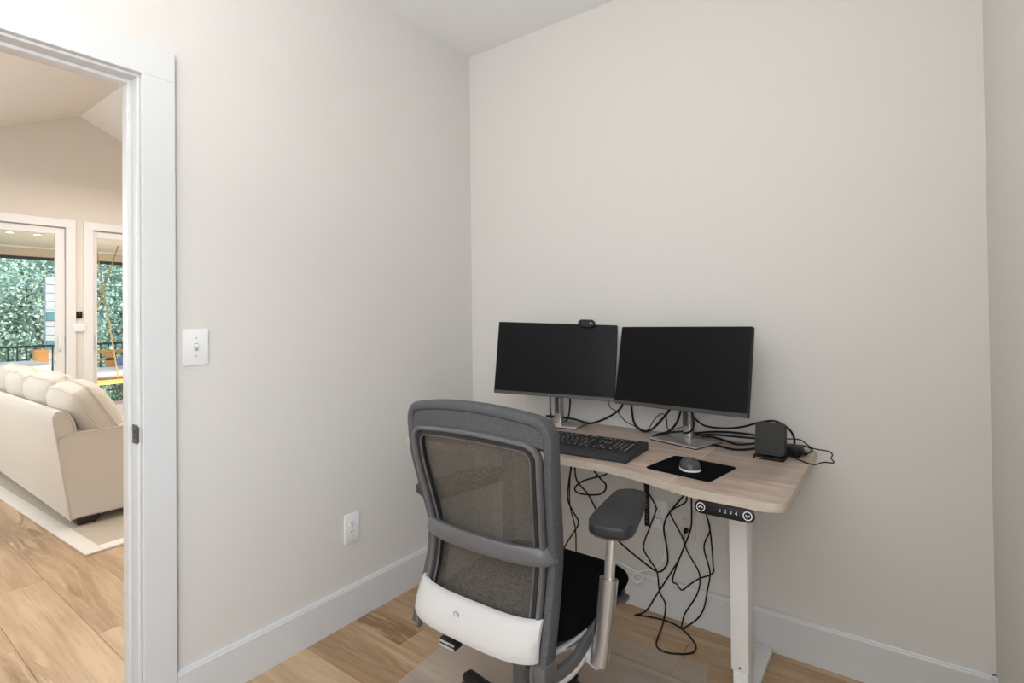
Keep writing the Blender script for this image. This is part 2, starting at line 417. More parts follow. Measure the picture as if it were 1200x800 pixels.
for r in range(-18, 13):
    # row r spans y from Y to Y+PW ; row 0 = (-.803 .. -.581)
    y0 = -.803 - PW*r; y1 = y0+PW
    if y1 < -3.6 or y0 > 3.0: continue
    y0c = max(y0, -3.6)
    xmax = W if y0 < -.01 else -.06
    xmin = -6.0
    j = row_joint.get(r) or (-3 + ((r*0.613) % 1)*PL)
    s = j
    while s > xmin: s -= PL
    while s < xmax:
        a, b_ = max(s, xmin), min(s+PL, xmax)
        if b_-a > .02: plank(a, b_, y0c, y1)
        s += PL

# ------------------------------------------------------------------ switch and outlets
def plate_common(t, w_, h_, m_):
    bm = B(); prism(bm, rrect(w_, h_, .004, 3), 0, .0055, .0018, 2); return obj('plate', bm, m_, t)
def outlet(loc, rot, label, m_):
    t = thing('wall_outlet', label, 'outlet', loc); t.rotation_euler = rot
    plate_common(t, .075, .122, m_)
    for s in (1, -1):
        bm = B(); prism(bm, rrect(.033, .029, .008, 4, 0, s*.0195), .0055, .0068)
        f = obj('socket', bm, m_, t)
        for dx, hh in ((-.0065, .0075), (.0065, .006)):
            b2 = B(); box(b2, dx-.0011, dx+.0011, s*.0195+.001-.0+.000, s*.0195+.001+hh, .0060, .0072); obj('slot', b2, M['slot'], f)
        b2 = B(); cyl(b2, (0, s*.0195-.0075, .006), (0, s*.0195-.0075, .0072), .0024, n=10); obj('ground_hole', b2, M['slot'], f)
    b2 = B(); cyl(b2, (0, 0, .0055), (0, 0, .0064), .003, n=12); obj('screw', b2, M['silver'], t)
    return t
LW = (R(90), 0, R(90)); BW = (R(90), 0, 0)
outlet((.0005, -.801, .389), LW, 'white duplex outlet low on the left wall above the baseboard', M['plate'])
outlet((1.050, -.0005, .421), BW, 'white duplex outlet on the back wall under the desk, white cord plugged in', M['plate'])
bg_plate = mat('cream_plate', (.70, .675, .635), .4)
outlet((1.166, -.0005, .402), BW, 'cream outlet on the back wall under the desk, black plug in its lower socket', bg_plate)
t = thing('light_switch', 'white toggle light switch on the wall beside the door casing', 'switch', (.0005, -1.4155, 1.190)); t.rotation_euler = LW
plate_common(t, .079, .121, M['plate'])
bm = B(); box(bm, -.006, .006, -.013, .013, .0050, .0062); obj('toggle_slot', bm, mat('slot_grey', (.45, .45, .46), .5), t)
bm = B(); box(bm, -.0035, .0035, -.002, .009, .005, .017, .001); o = obj('toggle', bm, M['plate'], t)
for s in (1, -1):
    bm = B(); cyl(bm, (0, s*.030, .0055), (0, s*.030, .0063), .003, n=12); obj('screw', bm, M['silver'], t)

# ------------------------------------------------------------------ desk
DZT = .785; TH = .026
def front_y(x):
    def ss(t): t = max(0, min(1, t)); return t*t*(3-2*t)
    d = .082
    return -.70 + d*ss((x-.42)/.30)*(1-ss((x-1.10)/.36))
desk = thing('standing_desk', 'white-legged standing desk with a wood-look top against the back wall', 'desk', (.95, -.35, 0))
def DL(bm): bmesh.ops.translate(bm, verts=bm.verts, vec=(-.95, .35, 0)); return bm
X0, X1, YB = .205, 1.65, -.03
def top_outline(xa, xb, off=0):
    pts = []
    n = 24; rc = .045
    fx = [xa+(xb-xa)*i/n for i in range(n+1)]
    left = abs(xa-X0) < 1e-6; right = abs(xb-X1) < 1e-6
    for x in fx:
        if left and x < xa+rc: continue
        if right and x > xb-rc: continue
        pts.append((x, front_y(x)))
    if right:
        for k in range(7):
            a = R(-90+90*k/6); pts.append((xb-rc+rc*math.cos(a), -.70+rc+rc*math.sin(a)))
        rb = .02
        for k in range(5):
            a = R(90*k/4); pts.append((xb-rb+rb*math.cos(a), YB-rb+rb*math.sin(a)))
    else: pts.append((xb, YB))
    if left:
        rb = .02
        for k in range(5):
            a = R(90+90*k/4); pts.append((xa+rb+rb*math.cos(a), YB-rb+rb*math.sin(a)))
        for k in range(7):
            a = R(180+90*k/6); pts.append((xa+rc+rc*math.cos(a), -.70+rc+rc*math.sin(a)))
    else: pts.append((xa, YB))
    return pts
g = .0008
for xa, xb in ((X0, .60-g), (.60+g, 1.335-g), (1.335+g, X1)):
    xa_ = X0 if xa == X0 else xa; xb_ = X1 if xb == X1 else xb
    o = obj('top_panel', DL(prism(B(), top_outline(xa_, xb_), DZT-TH, DZT, .0025, 2)), M['desk'], desk)
    o.data.materials.append(M['desk_edge'])
    for p in o.data.polygons:
        if abs(p.normal.z) < .5: p.material_index = 1
for xs in (.60, 1.335):
    obj('seam_strip', DL(box(B(), xs-.0009, xs+.0009, front_y(xs)+.002, YB-.002, DZT-TH+.001, DZT-.0004)), mat('seam', (.75, .66, .56), .6), desk)
# frame
obj('cross_beam', DL(box(B(), .40, 1.52, -.42, -.36, .715, .755, .003)), M['white_metal'], desk)
obj('cross_beam', DL(box(B(), .40, 1.52, -.30, -.25, .715, .755, .003)), M['white_metal'], desk)
for sx in (0, 1):
    lx = 1.4315 if sx else .44
    lg = obj('leg', DL(box(B(), lx, lx+.055, -.390, -.300, .117, .758, .004, 2)), M['white_metal'], desk)
    obj('inner_leg', DL(box(B(), lx+.005, lx+.050, -.384, -.306, .012, .124, .003, 2)), M['white_metal'], lg)
    bm = B(); cyl(bm, (lx+.028, -.3915, .131), (lx+.028, -.389, .131), .0035, n=10); obj('screw', DL(bm), M['slot'], lg)
    obj('foot', DL(box(B(), lx-.004, lx+.060, -.64, -.022, .0005, .022, .004, 2)), M['white_metal'], desk)
    obj('side_bracket', DL(box(B(), lx, lx+.055, -.60, -.10, .735, .758, .003)), M['white_metal'], desk)
# control panel under the front edge
cp = obj('control_panel', B() if False else prism(B(), rrect(.158, .034, .0168, 8), 0, .012, .0015, 2), M['black'], desk)
cpm = Matrix.Translation(Vector((1.4975-.95, -.690+.35, .7385))) @ Matrix.Rotation(R(82), 4, 'X')
cp.matrix_local = cpm
def cpart(name, bm, m_): o = obj(name, bm, m_, cp); return o
rim = catmull([(x, y, .006) for x, y in rrect(.160, .036, .0178, 8)], 1, True)
cpart('panel_rim', sweep(B(), rim, circ(.0012, 6), True), M['silver'])
for sx, up in ((-1, 1), (1, -1)):
    cx = sx*.0615
    ring = [Vector((cx+.0108*math.cos(a*2*PI/28), .0108*math.sin(a*2*PI/28), .0125)) for a in range(28)]
    bm = sweep(B(), ring, circ(.0014, 6), True)
    sweep(bm, [Vector((cx-.005, -.002*up, .0128)), Vector((cx, .0035*up, .0128)), Vector((cx+.005, -.002*up, .0128))], [(-.0013, -.0006), (.0013, -.0006), (.0013, .0006), (-.0013, .0006)], up=Vector((0, 0, 1)))
    cpart('up_button' if up > 0 else 'down_button', bm, M['ink'])
bm = B()
for i, ch in enumerate('1234'): text_bm(bm, ch, .0125, Matrix.Translation((-.009+i*.0138, 0, .0126)))
cpart('preset_numbers', bm, M['ink'])
# cable tray strap under the top
t = thing('cable_strap', 'black perforated strap hanging under the desk beside the chair arm', 'strap', (.990, -.05, 0))
bm = B(); box(bm, -.0105, .0105, -.0015, .0015, .0, .317, .001)
st_o = obj('strap', bm, M['black'], t); bm = B()
for i in range(7): cyl(bm, (0, -.0022, .020+i*.0135), (0, -.0012, .020+i*.0135), .0018, n=8)
obj('strap_holes', bm, mat('hole_light', (.35, .33, .30), .6), t)
t.location = (1.074, -.20, .441)

# ------------------------------------------------------------------ monitors
def monitor(label, c, yw, tilt, rl, basex, basey, baserot):
    t = thing('monitor', label, 'monitor', (basex, basey, DZT+.0005), baserot)
    inv = Matrix.Translation(Vector(t.location)) @ Matrix.Rotation(baserot, 4, 'Z')
    inv = inv.inverted()
    u = Vector((math.cos(yw), math.sin(yw), 0)); n0 = Vector((math.sin(yw), -math.cos(yw), 0))
    v = math.cos(tilt)*Vector((0, 0, 1))-math.sin(tilt)*n0
    u2 = math.cos(rl)*u+math.sin(rl)*v; v2 = -math.sin(rl)*u+math.cos(rl)*v; n2 = u2.cross(v2)
    mm = Matrix.Identity(4)
    for i in range(3): mm[i][0] = u2[i]; mm[i][1] = v2[i]; mm[i][2] = n2[i]; mm[i][3] = c[i]
    hm = inv @ mm      # local: x right, y up, z towards the viewer; screen face at z=0
    def h(name, bm, m_, par=t):
        bm.transform(hm); return obj(name, bm, m_, par)
    hs = h('housing', prism(B(), rrect(.540, .325, .004, 3), -.022, -.0002, .0015, 2), M['bezel'])
    h('screen', box(B(), -.2665, .2665, -.1480, .1590, -.0010, .0004), M['screen'])
    h('chin', box(B(), -.2690, .2690, -.1620, -.1482, -.0010, .0009, .0004), mat('chin_plastic', (.05, .05, .05), .4))
    h('rear_cover', prism(B(), rrect(.30, .19, .03, 5, 0, -.01), -.048, -.0215, .008, 3), M['bezel'])
    h('mount_plate', prism(B(), rrect(.11, .12, .01, 3, 0, -.01), -.060, -.0478), M['silver'])
    # stand, upright, local
    att = hm @ Vector((0, -.01, -.060))
    bx, by = att.x, att.y
    top = att.z+.055
    bm = B(); prism(bm, rrect(.042, .032, .012, 5, bx, by+.018), .004, top, .003, 2); pol = obj('pole', bm, M['silver2'], t)
    bm = B(); box(bm, bx-.011, bx+.006, by+.0005, by+.0025, .055, top-.02); obj('pole_channel', bm, mat('channel_dark', (.05, .05, .05), .5), pol)
    bm = B(); cyl(bm, (bx, by+.005, att.z), (bx, by-.004, att.z-.0), .016, n=16); obj('tilt_hinge', bm, M['silver'], t)
    bm = B(); box(bm, -.105, .105, -.085, .085, .003, .0095, .002, 2)
    bs = obj('base', bm, M['silver'], t)
    bm = B(); box(bm, -.1035, .1035, -.0835, .0835, -.0004, .0032); obj('base_pad', bm, M['black'], t)
    return t, hm, inv
mL = monitor('black monitor on the left, turned to the right, webcam clipped on top', (.6603, -.2172, 1.0861), .337, .1545, -.0372, .642, -.135, .16)
mR = monitor('black monitor on the right, closest to the speaker', (1.2006, -.1817, 1.0745), -.1357, .2253, .009, 1.215, -.150, -.30)

# webcam on the left monitor's top edge
def hsurf(mon, x, y, z=0):
    return (mon[2].inverted() @ mon[1]) @ Vector((x, y, z))
hm_w = mL[2].inverted() @ mL[1]
t = thing('webcam', 'small black webcam on top of the left monitor', 'webcam')
t.matrix_world = hm_w @ Matrix.Translation((.139, .1645, 0))
bm = B(); prism(bm, rrect(.074, .031, .0150, 7), .004, .026, .003, 2); obj('body', bm, M['black'], t)
bm = B(); box(bm, -.020, .020, -.018, -.001, .0012, .004, .0005); box(bm, -.020, .020, -.000+.0005, .004, -.028, .006, .0005); box(bm, -.020, .020, -.020, .003, -.029, -.0245, .0005); obj('clip', bm, M['black'], t)
bm = B(); cyl(bm, (-.012, 0, .026), (-.012, 0, .0275), .010, n=20); o = obj('lens', bm, mat('lens_glass', (.01, .01, .012), .08), t)
bm = B(); box(bm, .016, .022, -.003, .003, .0258, .0266, .0002); obj('logo_mark', bm, M['ink'], t)

# ------------------------------------------------------------------ keyboard, pad, mouse
kt = thing('keyboard', 'dark grey full-size keyboard with wrist rest on the desk', 'keyboard', (.915, -.470, DZT), R(2.6))
bm = B()
prof = [(-.110, .001), (.110, .001), (.110, .026), (.104, .030), (-.048, .019), (-.056, .017), (-.106, .010), (-.110, .007)]
A = [bm.verts.new((-.235, y, z)) for y, z in prof]; Bq = [bm.verts.new((.235, y, z)) for y, z in prof]
for i in range(len(prof)):
    j = (i+1) % len(prof); bm.faces.new((A[i], A[j], Bq[j], Bq[i]))
bm.faces.new(A[::-1]); bm.faces.new(Bq)
bmesh.ops.bevel(bm, geom=[e for e in bm.edges if abs(e.verts[0].co.x-e.verts[1].co.x) < 1e-5 and abs(e.verts[0].co.y-e.verts[1].co.y) < 1e-5 or (e.verts[0].co.z > .02 and abs(abs(e.verts[0].co.x)-.235) < 1e-4 and abs(abs(e.verts[1].co.x)-.235) < 1e-4)], offset=.003, segments=2, affect='EDGES')
obj('body', bm, M['kb'], kt)
def kz(y): return .019+(y+.048)/(.152)*.011
kb_ = B(); lg_ = B()
sl_ = math.atan(.011/.152)
rows = [(.088, .014, None), (.062, .018, '`1234567890-='), (.043, .018, 'QWERTYUIOP[]'), (.024, .018, 'ASDFGHJKL;'), (.005, .018, 'ZXCVBNM,./'), (-.014, .018, None)]
pitch = .0192
def key(x0, x1, y, hh, ch=None):
    z = kz(y)
    box(kb_, x0+.001, x1-.001, y-hh/2+.001, y+hh/2-.001, z-.002, z+.0045, .0012)
    if ch: text_bm(lg_, ch, .0085, Matrix.Translation(((x0+x1)/2-.002, y+.002, z+.0046)), .0002)
    else: box(lg_, (x0+x1)/2-.0035, (x0+x1)/2+.0035, y-.001, y+.001, z+.0045, z+.0048)
xL = -.222
ystarts = [0, 0, .5, .75, 1.25, 0]
for ri, (y, hh, chs) in enumerate(rows):
    yy = y-.022
    if ri == 0:
        for i in range(13): key(xL+i*.0218, xL+i*.0218+.018, yy+.004, .013)
    elif ri == 5:
        xs = [0, 1.3, 2.5, 3.7, 10, 11.3, 12.6, 13.8, 15]
        for a, b_ in zip(xs[:-1], xs[1:]): key(xL+a*pitch, xL+b_*pitch, yy, hh)
    else:
        st = ystarts[ri]+(0 if ri == 1 else 1)
        if ri > 1: key(xL, xL+st*pitch, yy, hh)
        else: st = 0
        for i, ch in enumerate(chs): key(xL+(st+i)*pitch, xL+(st+i+1)*pitch, yy, hh, ch)
        key(xL+(st+len(chs))*pitch, xL+15*pitch, yy, hh)
xn = xL+15*pitch+.008
for ri, (y, hh, chs) in enumerate(rows):
    yy = y-.022
    for i in range(3):
        if ri in (1, 2) or ri == 5 or (ri == 4 and i == 1) or ri == 0: key(xn+i*pitch, xn+(i+1)*pitch, yy+(.004 if ri == 0 else 0), hh if ri else .013)
xp = xn+3*pitch+.008
pad_ = {1: '/*-', 2: '789', 3: '456', 4: '123', 5: '0.='}
for ri, (y, hh, chs) in enumerate(rows):
    yy = y-.022
    for i in range(4):
        if xp+(i+1)*.0178 > .232: continue
        key(xp+i*.0178, xp+(i+1)*.0178, yy+(.004 if ri == 0 else 0), hh if ri else .013, pad_[ri][i] if ri in pad_ and i < 3 else None)
o = obj('keys', kb_, M['key'], kt); o['kind'] = 'stuff'
o = obj('key_legends', lg_, mat('legend_grey', (.75, .75, .75), .5), kt, False); o['kind'] = 'stuff'
bm = B(); box(bm, .02, .032, .0935, .0975, .0285, .0302); obj('brand_mark', bm, M['ink'], kt)

bm = B(); prism(bm, rrect(.215, .200, .014, 5), .0005, .0032, .0006, 1)
mp_ = obj('mouse_pad', bm, M['pad']); mp_.location = (1.345, -.498, DZT); mp_.rotation_euler = (0, 0, R(-9))
tag(mp_, 'thin black square mouse pad on the desk in front of the right monitor', 'mouse pad')
mt_ = thing('mouse', 'grey wireless mouse with a pale rim on the black pad', 'mouse', (1.345, -.508, DZT+.0034), R(24))
def dome(bm, a, b, h, z0, e=2.3, nu=28, nv=9, cut=0.0):
    rings = []
    for j in range(nv+1):
        t = (PI/2)*j/nv; rr = math.cos(t); zz = math.sin(t)
        ring = []
        for i in range(nu):
            s = 2*PI*i/nu; c_, s_ = math.cos(s), math.sin(s)
            y = b*rr*math.copysign(abs(s_)**(2/e), s_)
            hump = 1-.25*(y/b)-.12*(y/b)**2
            ring.append(bm.verts.new((a*rr*math.copysign(abs(c_)**(2/e), c_)*(1-.08*(y/b)), y, z0+h*zz*hump if j < nv else z0+h*zz)) if j < nv else None)
        if j < nv: rings.append(ring)
    tip = bm.verts.new((0, 0, z0+h))
    for j in range(len(rings)-1):
        for i in range(nu):
            q = (i+1) % nu; bm.faces.new((rings[j][i], rings[j][q], rings[j+1][q], rings[j+1][i]))
    for i in range(nu): bm.faces.new((rings[-1][i], rings[-1][(i+1) % nu], tip))
    bm.faces.new(rings[0][::-1])
    return bm
obj('rim', dome(B(), .033, .052, .016, 0, 2.4), M['mouse_w'], mt_)
o = obj('shell', dome(B(), .0320, .0515, .0305, .0055, 2.3), M['mouse'], mt_)
bm = B(); cyl(bm, (-.003, .030, .0215), (.003, .030, .0215), .006, n=16); obj('scroll_wheel', bm, M['black'], mt_)
bm = B(); box(bm, -.003, .003, -.012, -.007, .0365, .0369); obj('brand_mark', bm, M['ink'], mt_)

# ------------------------------------------------------------------ dock / speaker and small boxes at the right end
t = thing('desk_speaker', 'small black upright speaker box at the right end of the desk', 'speaker', (1.532, -.235, DZT+.0005), R(-3))
bm = B(); prism(bm, rrect(.098, .075, .012, 4, -.002, .008), 0, .010, .002, 2); obj('base', bm, M['black'], t)
bm = B(); prism(bm, rrect(.092, .108, .010, 5, 0, .058), -.018, .018, .004, 3)
bm.transform(Matrix.Translation((0, .004, .008)) @ Matrix.Rotation(R(84), 4, 'X')); obj('body', bm, mat('speaker_cloth', (.028, .03, .031), .7, bump=.5, bscale=900), t)
bm = B(); box(bm, -.040, -.018, -.0300, -.0290, .004, .0055); obj('brand_mark', bm, M['ink'], t)
t = thing('power_adapter', 'low black power box behind the desk speaker', 'adapter', (1.572, -.145, DZT+.0005), R(-8))
obj('body', box(B(), -.045, .045, -.030, .030, 0, .034, .006, 3), M['black'], t)
bm = B(); cyl(bm, (.044, 0, .016), (.062, 0, .016), .006, n=12); obj('plug_collar', bm, M['black_soft'], t)

# ------------------------------------------------------------------ cables
def ray_dir(px, py): return RIGHT*((px-600)/F)+DOWN*((py-364.1)/F)+_f
def hit(px, py, ax, val):
    d = ray_dir(px, py); return CAM+d*((val-CAM[ax])/d[ax])
def cable(name, label, pts, r=.0022, m_=None, Y=-.1, floorz=.0035, desk_z=None, cat='cable', Ys=None, ends=None):
    """lay a cable through points of the vertical plane y=Y, resting on the floor or the desk top where that plane runs below it"""
    P = []
    for i, (px, py) in enumerate(pts):
        yv = Ys[i] if Ys else Y
        p = hit(px, py, 1, yv)
        lim = (desk_z if desk_z is not None else 0)+r*1.4+.0008
        if p.z < lim: p = hit(px, py, 2, lim)
        P.append(p)
    if ends: P = [Vector(e) for e in ends[0]]+P+[Vector(e) for e in ends[1]]
    r *= 1.4
    bm = tube(B(), P, r, 5, 7)
    for v in bm.verts:
        v.co.y = min(v.co.y, -.003 if v.co.z > .16 else -.020)
    o = obj(name, bm, m_ or M['cable'])
    centre(o)
    return tag(o, label, cat)
# under the desk
cable('hanging_cable', 'thin black cable looping down just right of the chair back', [(669, 546), (665, 582), (671, 598), (678, 612), (672, 624), (662, 640), (655, 660)], .0024, Y=-.16)
cable('hanging_cable', 'second black cable right of the chair back, crossing the looped one', [(670, 546), (668, 560), (667.6, 590), (674, 618), (675, 641), (675, 670)], .0022, Y=-.19)
cable('hanging_cable', 'long black cable sagging in a wide curve behind the right armrest', [(673.5, 546), (676, 563), (689, 579), (698, 596), (711, 620), (724.5, 633.6), (747, 653), (767, 668), (775, 669), (782, 660), (782, 645), (778, 621), (780, 609), (786, 598.5), (801, 580.6), (806, 572)], .0026, Y=-.13)
cable('hanging_cable', 'black cable curled in a flat loop under the desk behind the keyboard', [(694, 546), (697, 553), (704, 561), (710, 568), (708, 576), (698.5, 579.6), (679, 578), (673.5, 572), (682, 564), (698, 559), (710, 555.6), (712, 548)], .0026, Y=-.22)
cable('hanging_cable', 'black cable beside the perforated strap, running to a big floor loop', [(754, 562), (757, 572), (768, 592), (768, 600), (761, 619), (754, 641), (762, 657), (770, 670), (773, 693), (780, 709), (776.5, 732), (769, 754.5), (780, 764), (802.5, 766), (814, 762.6), (814, 753), (799, 736.6), (783, 728), (767, 723.6), (744, 720)], .0024, Y=-.11)
cable('hanging_cable', 'black cable dropping left of the control panel to a point on the floor', [(810, 578), (810.6, 605), (809, 621), (801.5, 641), (793, 660), (770, 696), (757, 715.5), (744, 720.5)], .0024, Y=-.09)
cable('hanging_cable', 'black cable with a small hook at its top, crossing down to the right', [(805, 575), (804.5, 586), (801, 590), (788, 597), (786, 603), (799, 628), (806, 647), (819, 670), (820, 685), (815, 700), (802.5, 719), (798.6, 735)], .0022, Y=-.10)
cable('hanging_cable', 'black cord plugged into the cream outlet, dipping and rising beside the leg', [(804.5, 618), (801.5, 627), (801.5, 641), (794, 660), (788, 680), (793, 684), (799, 691), (808, 685), (819, 678), (835, 671.6), (835.5, 660), (833, 628), (830, 611.5), (828, 604), (826, 592)], .0022, Ys=[-.016, -.035, -.05]+[-.08]*12)
cable('hanging_cable', 'black cable hanging nearest the white desk leg down to the floor', [(825, 592), (828, 604), (832, 621), (825, 641), (832, 670), (829, 692), (825, 712), (817, 725), (799, 737)], .0022, Y=-.12)
o = obj('plug', cyl(B(), (1.1665, -.0075, .382), (1.1665, -.022, .382), .011, .009, 14), M['black_soft']); tag(centre(o), 'round black plug in the cream outlet under the desk', 'plug')
cable('white_cord', 'white cord from the white outlet with a small loop above the baseboard', [(775, 610), (780, 634), (778, 654), (767, 665), (747, 670), (741, 676.5), (747, 683), (754, 676), (737.5, 665), (722, 658)], .0036, M['cable_w'], Ys=[-.02, -.03, -.03, -.03, -.03, -.035, -.035, -.03, -.03, -.03])
o = obj('plug', box(B(), 1.036, 1.064, -.032, -.0075, .385, .413, .004, 2), M['cable_w']); tag(centre(o), 'white plug in the white outlet under the desk', 'plug')
cable('white_cord', 'thin white cord on the wall behind the looped black cables', [(682, 544), (690, 560), (697, 574), (706, 592)], .0016, M['cable_w'], Y=-.012)
# on and above the desk
D = DZT
cable('monitor_cable', 'thick black cable sagging between the two monitor stands', [(731, 466), (730, 473), (724, 481.5), (709, 490.5), (691, 495.8), (673, 491), (652, 488), (640, 487)], .0034, Y=-.10, desk_z=D)
cable('monitor_cable', 'black cable dropping straight down left of the left stand', [(645, 455), (644.8, 465), (644.8, 480), (646, 490)], .0026, Y=-.08, desk_z=D)
cable('monitor_cable', 'black cable dropping right of the left stand onto its base', [(667.5, 460), (668, 470), (667, 483), (665, 491), (661, 494)], .0028, Y=-.10, desk_z=D)
cable('webcam_cable', 'thin black cable wandering from the left monitor to an arch by the right one', [(713, 463), (713.5, 469.5), (715, 477), (724, 483), (733, 493.5), (743.5, 499), (754, 506), (760, 502.5), (767.5, 490.5), (776, 484.5), (781, 490.5), (782.5, 502.5), (790, 503), (802, 499)], .0015, Y=-.075, desk_z=D)
cable('monitor_cable', 'thick black U-shaped cable under the left edge of the right monitor', [(739, 466), (740, 475), (742, 492), (746.5, 500), (755.5, 505), (764.5, 502.5), (775, 492), (784, 481), (788, 474)], .0034, Y=-.085, desk_z=D)
cable('monitor_cable', 'black cable curving down behind the left corner of the right stand base', [(798, 474), (797.5, 482), (793, 495), (784, 505), (772, 508.5), (765, 511.5), (770, 512), (782, 507), (800, 505.5), (812, 506)], .0032, Y=-.10, desk_z=D)
cable('monitor_cable', 'black cable crossing in front of the right monitor pole', [(810, 478), (811, 484), (813, 498), (808, 506), (801, 507)], .0028, Ys=[-.14, -.15, -.165, -.17, -.15], desk_z=D+.009)
cable('speaker_cable', 'black cable arching from the right monitor over the top of the speaker', [(812, 488), (816, 492), (826.7, 499), (848, 501.6), (870, 500), (891.7, 494.4), (909, 493.5), (924, 502), (930.7, 513), (930.7, 521)], .0028, Y=-.10, desk_z=D)
cable('desk_cable', 'uppermost of the black cables lying between the right stand and the speaker', [(814, 507.5), (830, 506), (848, 506), (868, 507.5), (888, 510)], .0030, Y=-.05, desk_z=D)
cable('desk_cable', 'second black cable down between the right stand and the speaker', [(812, 510), (830, 509), (848, 510), (868, 512), (888, 513.5)], .0030, Y=-.05, desk_z=D)
cable('desk_cable', 'third black cable down between the right stand and the speaker', [(824, 512), (836, 512), (852.7, 517), (865.7, 520.5), (888, 519)], .0028, Y=-.05, desk_z=D)
cable('desk_cable', 'lowest black cable between the right stand and the speaker', [(823, 509), (825, 516), (832, 520), (844, 522.6), (858, 526), (872, 526.5), (888, 524.5)], .0028, Y=-.05, desk_z=D)
cable('thin_lead', 'thin black lead looping out past the right end of the desk', [(922, 514), (937, 515), (945, 520), (952, 525), (962, 527), (972, 529), (975.5, 533), (974, 537), (977, 542), (965, 541.5), (956, 544), (948, 543), (935, 538), (926, 534.5), (915, 533)], .0016, Ys=[-.07, -.07, -.07, -.07, -.08, -.08, -.09, -.09, -.10, -.12, -.14, -.16, -.18, -.20, -.21], desk_z=D)
cable('thin_lead', 'short black lead with a thick connector behind the speaker', [(924, 531), (934, 532), (941.5, 532), (948, 530), (952, 527), (945, 523), (935, 521.5), (928, 521)], .0020, Y=-.06, desk_z=D)
p = hit(941, 531.5, 2, D+.006)
o = obj('cable_connector', cyl(B(), p+Vector((-.012, 0, 0)), p+Vector((.012, .006, 0)), .0055, n=12), M['black_soft']); tag(centre(o), 'thick black connector on the lead behind the speaker', 'connector')
p = hit(936, 527.5, 2, D+.006)
o = obj('clear_bag', box(B(), p.x-.022, p.x+.020, p.y-.012, p.y+.014, D+.001, D+.012, .003, 2), see_through('clear_plastic', (.6, .6, .6), .5, .15)); tag(centre(o), 'small clear plastic piece behind the speaker on the desk', 'plastic')

# ------------------------------------------------------------------ office chair
CX = .99
chair = thing('office_chair', 'grey mesh-back office chair with white lower shell, pushed up to the desk', 'chair', (CX, -.955, 0))
def CLc(bm): bmesh.ops.translate(bm, verts=bm.verts, vec=(-CX, .955, 0)); return bm
ZS = [.38, .42, .45, .50, .55, .60, .65, .70, .75, .80, .85, .90, .98, 1.03, 1.1]
WS = [.228, .227, .225, .223, .219, .218, .218, .221, .226, .232, .238, .243, .246, .246, .246]
YS = [-1.154, -1.152, -1.146, -1.127, -1.109, -1.096, -1.088, -1.088, -1.101, -1.114, -1.127, -1.138, -1.144, -1.146, -1.150]
def itp(z, A):
    if z <= ZS[0]: return A[0]
    for i in range(len(ZS)-1):
        if z <= ZS[i+1]:
            t = (z-ZS[i])/(ZS[i+1]-ZS[i]); return A[i]*(1-t)+A[i+1]*t
    return A[-1]
def sm(z, A): return (itp(z-.03, A)+2*itp(z, A)+itp(z+.03, A))/4
def back_pt(u, z, off=0.0, bow=.040):
    """u -1..1 across, z height; off>0 moves towards the sitter"""
    wv = sm(z, WS)
    return Vector((CX+u*wv, sm(z, YS)-bow*(1-u*u)+off, z+.034*(1-u*u)*max(0, (z-.70)/.33)**1.5))
def ring_path(inx, zt, zb, rc, off=0, n=14, arch=True):
    """rounded rectangle in (x,z) laid onto the back surface; inx = inset from the side in metres"""
    P = []
    def add(xf, z):   # xf in metres inset, from side s
        P.append((xf, z))
    # walk: right side up, top, left side down, bottom
    out = []
    for k in range(n+1): out.append(('R', 0, zb+(zt-zb-rc)*k/n))
    for k in range(1, 6): a = R(90*k/6); out.append(('R', rc*(1-math.cos(a)), zt-rc+rc*math.sin(a)))
    for k in range(n+1): out.append(('T', 1-2*k/n, zt))
    for k in range(1, 6): a = R(90*(6-k)/6); out.append(('L', rc*(1-math.cos(a)), zt-rc+rc*math.sin(a)))
    for k in range(n+1): out.append(('L', 0, zt-rc-(zt-zb-rc)*k/n))
    pts = []
    for kd, q, z in out:
        wv = sm(z, WS)
        if kd == 'R': u = (wv-inx-q)/wv
        elif kd == 'L': u = -(wv-inx-q)/wv
        else: u = q*(wv-inx-rc)/wv
        pts.append(back_pt(u, z, off))
    return pts
def norm_list(path): return [Vector((0, -1, .12)).normalized() for _ in path]
# fabric bolster round the mesh
pth = ring_path(.014, 1.018, .420, .036, .006)
obj('bolster', CLc(sweep(B(), pth, oval(.014, .024, 14, 3.2), False, norm_list(pth))), M['fab_frame'], chair)
# wide fabric band along the top
bm = B(); rows_ = []
for off_, s_ in ((-.014, 0), (.012, 1)):
    for k in range(5):
        z = 1.012-.052*k/4
        rows_.append([bm.verts.new(back_pt(-0.925+1.85*i/24, z, off_+.004)) for i in range(25)])
for s0 in (0, 5):
    for k in range(4):
        for i in range(24): bm.faces.new((rows_[s0+k][i], rows_[s0+k][i+1], rows_[s0+k+1][i+1], rows_[s0+k+1][i]))
obj('top_band', CLc(bm), M['fab_frame'], chair)
# hard plastic frame, two concentric rails
pth = ring_path(.034, .962, .420, .036, -.012)
obj('back_frame', CLc(sweep(B(), pth, oval(.0075, .012, 12, 2.6), False, norm_list(pth))), M['plastic_g'], chair)
pth = ring_path(.050, .950, .44, .030, -.004)
obj('inner_rail', CLc(sweep(B(), pth, oval(.008, .010, 12, 2.6), False, norm_list(pth))), M['plastic_d'], chair)
pth = ring_path(.0575, .944, .44, .026, -.010)
obj('rail_lip', CLc(sweep(B(), pth, circ(.0028, 8), False)), M['plastic_g'], chair)
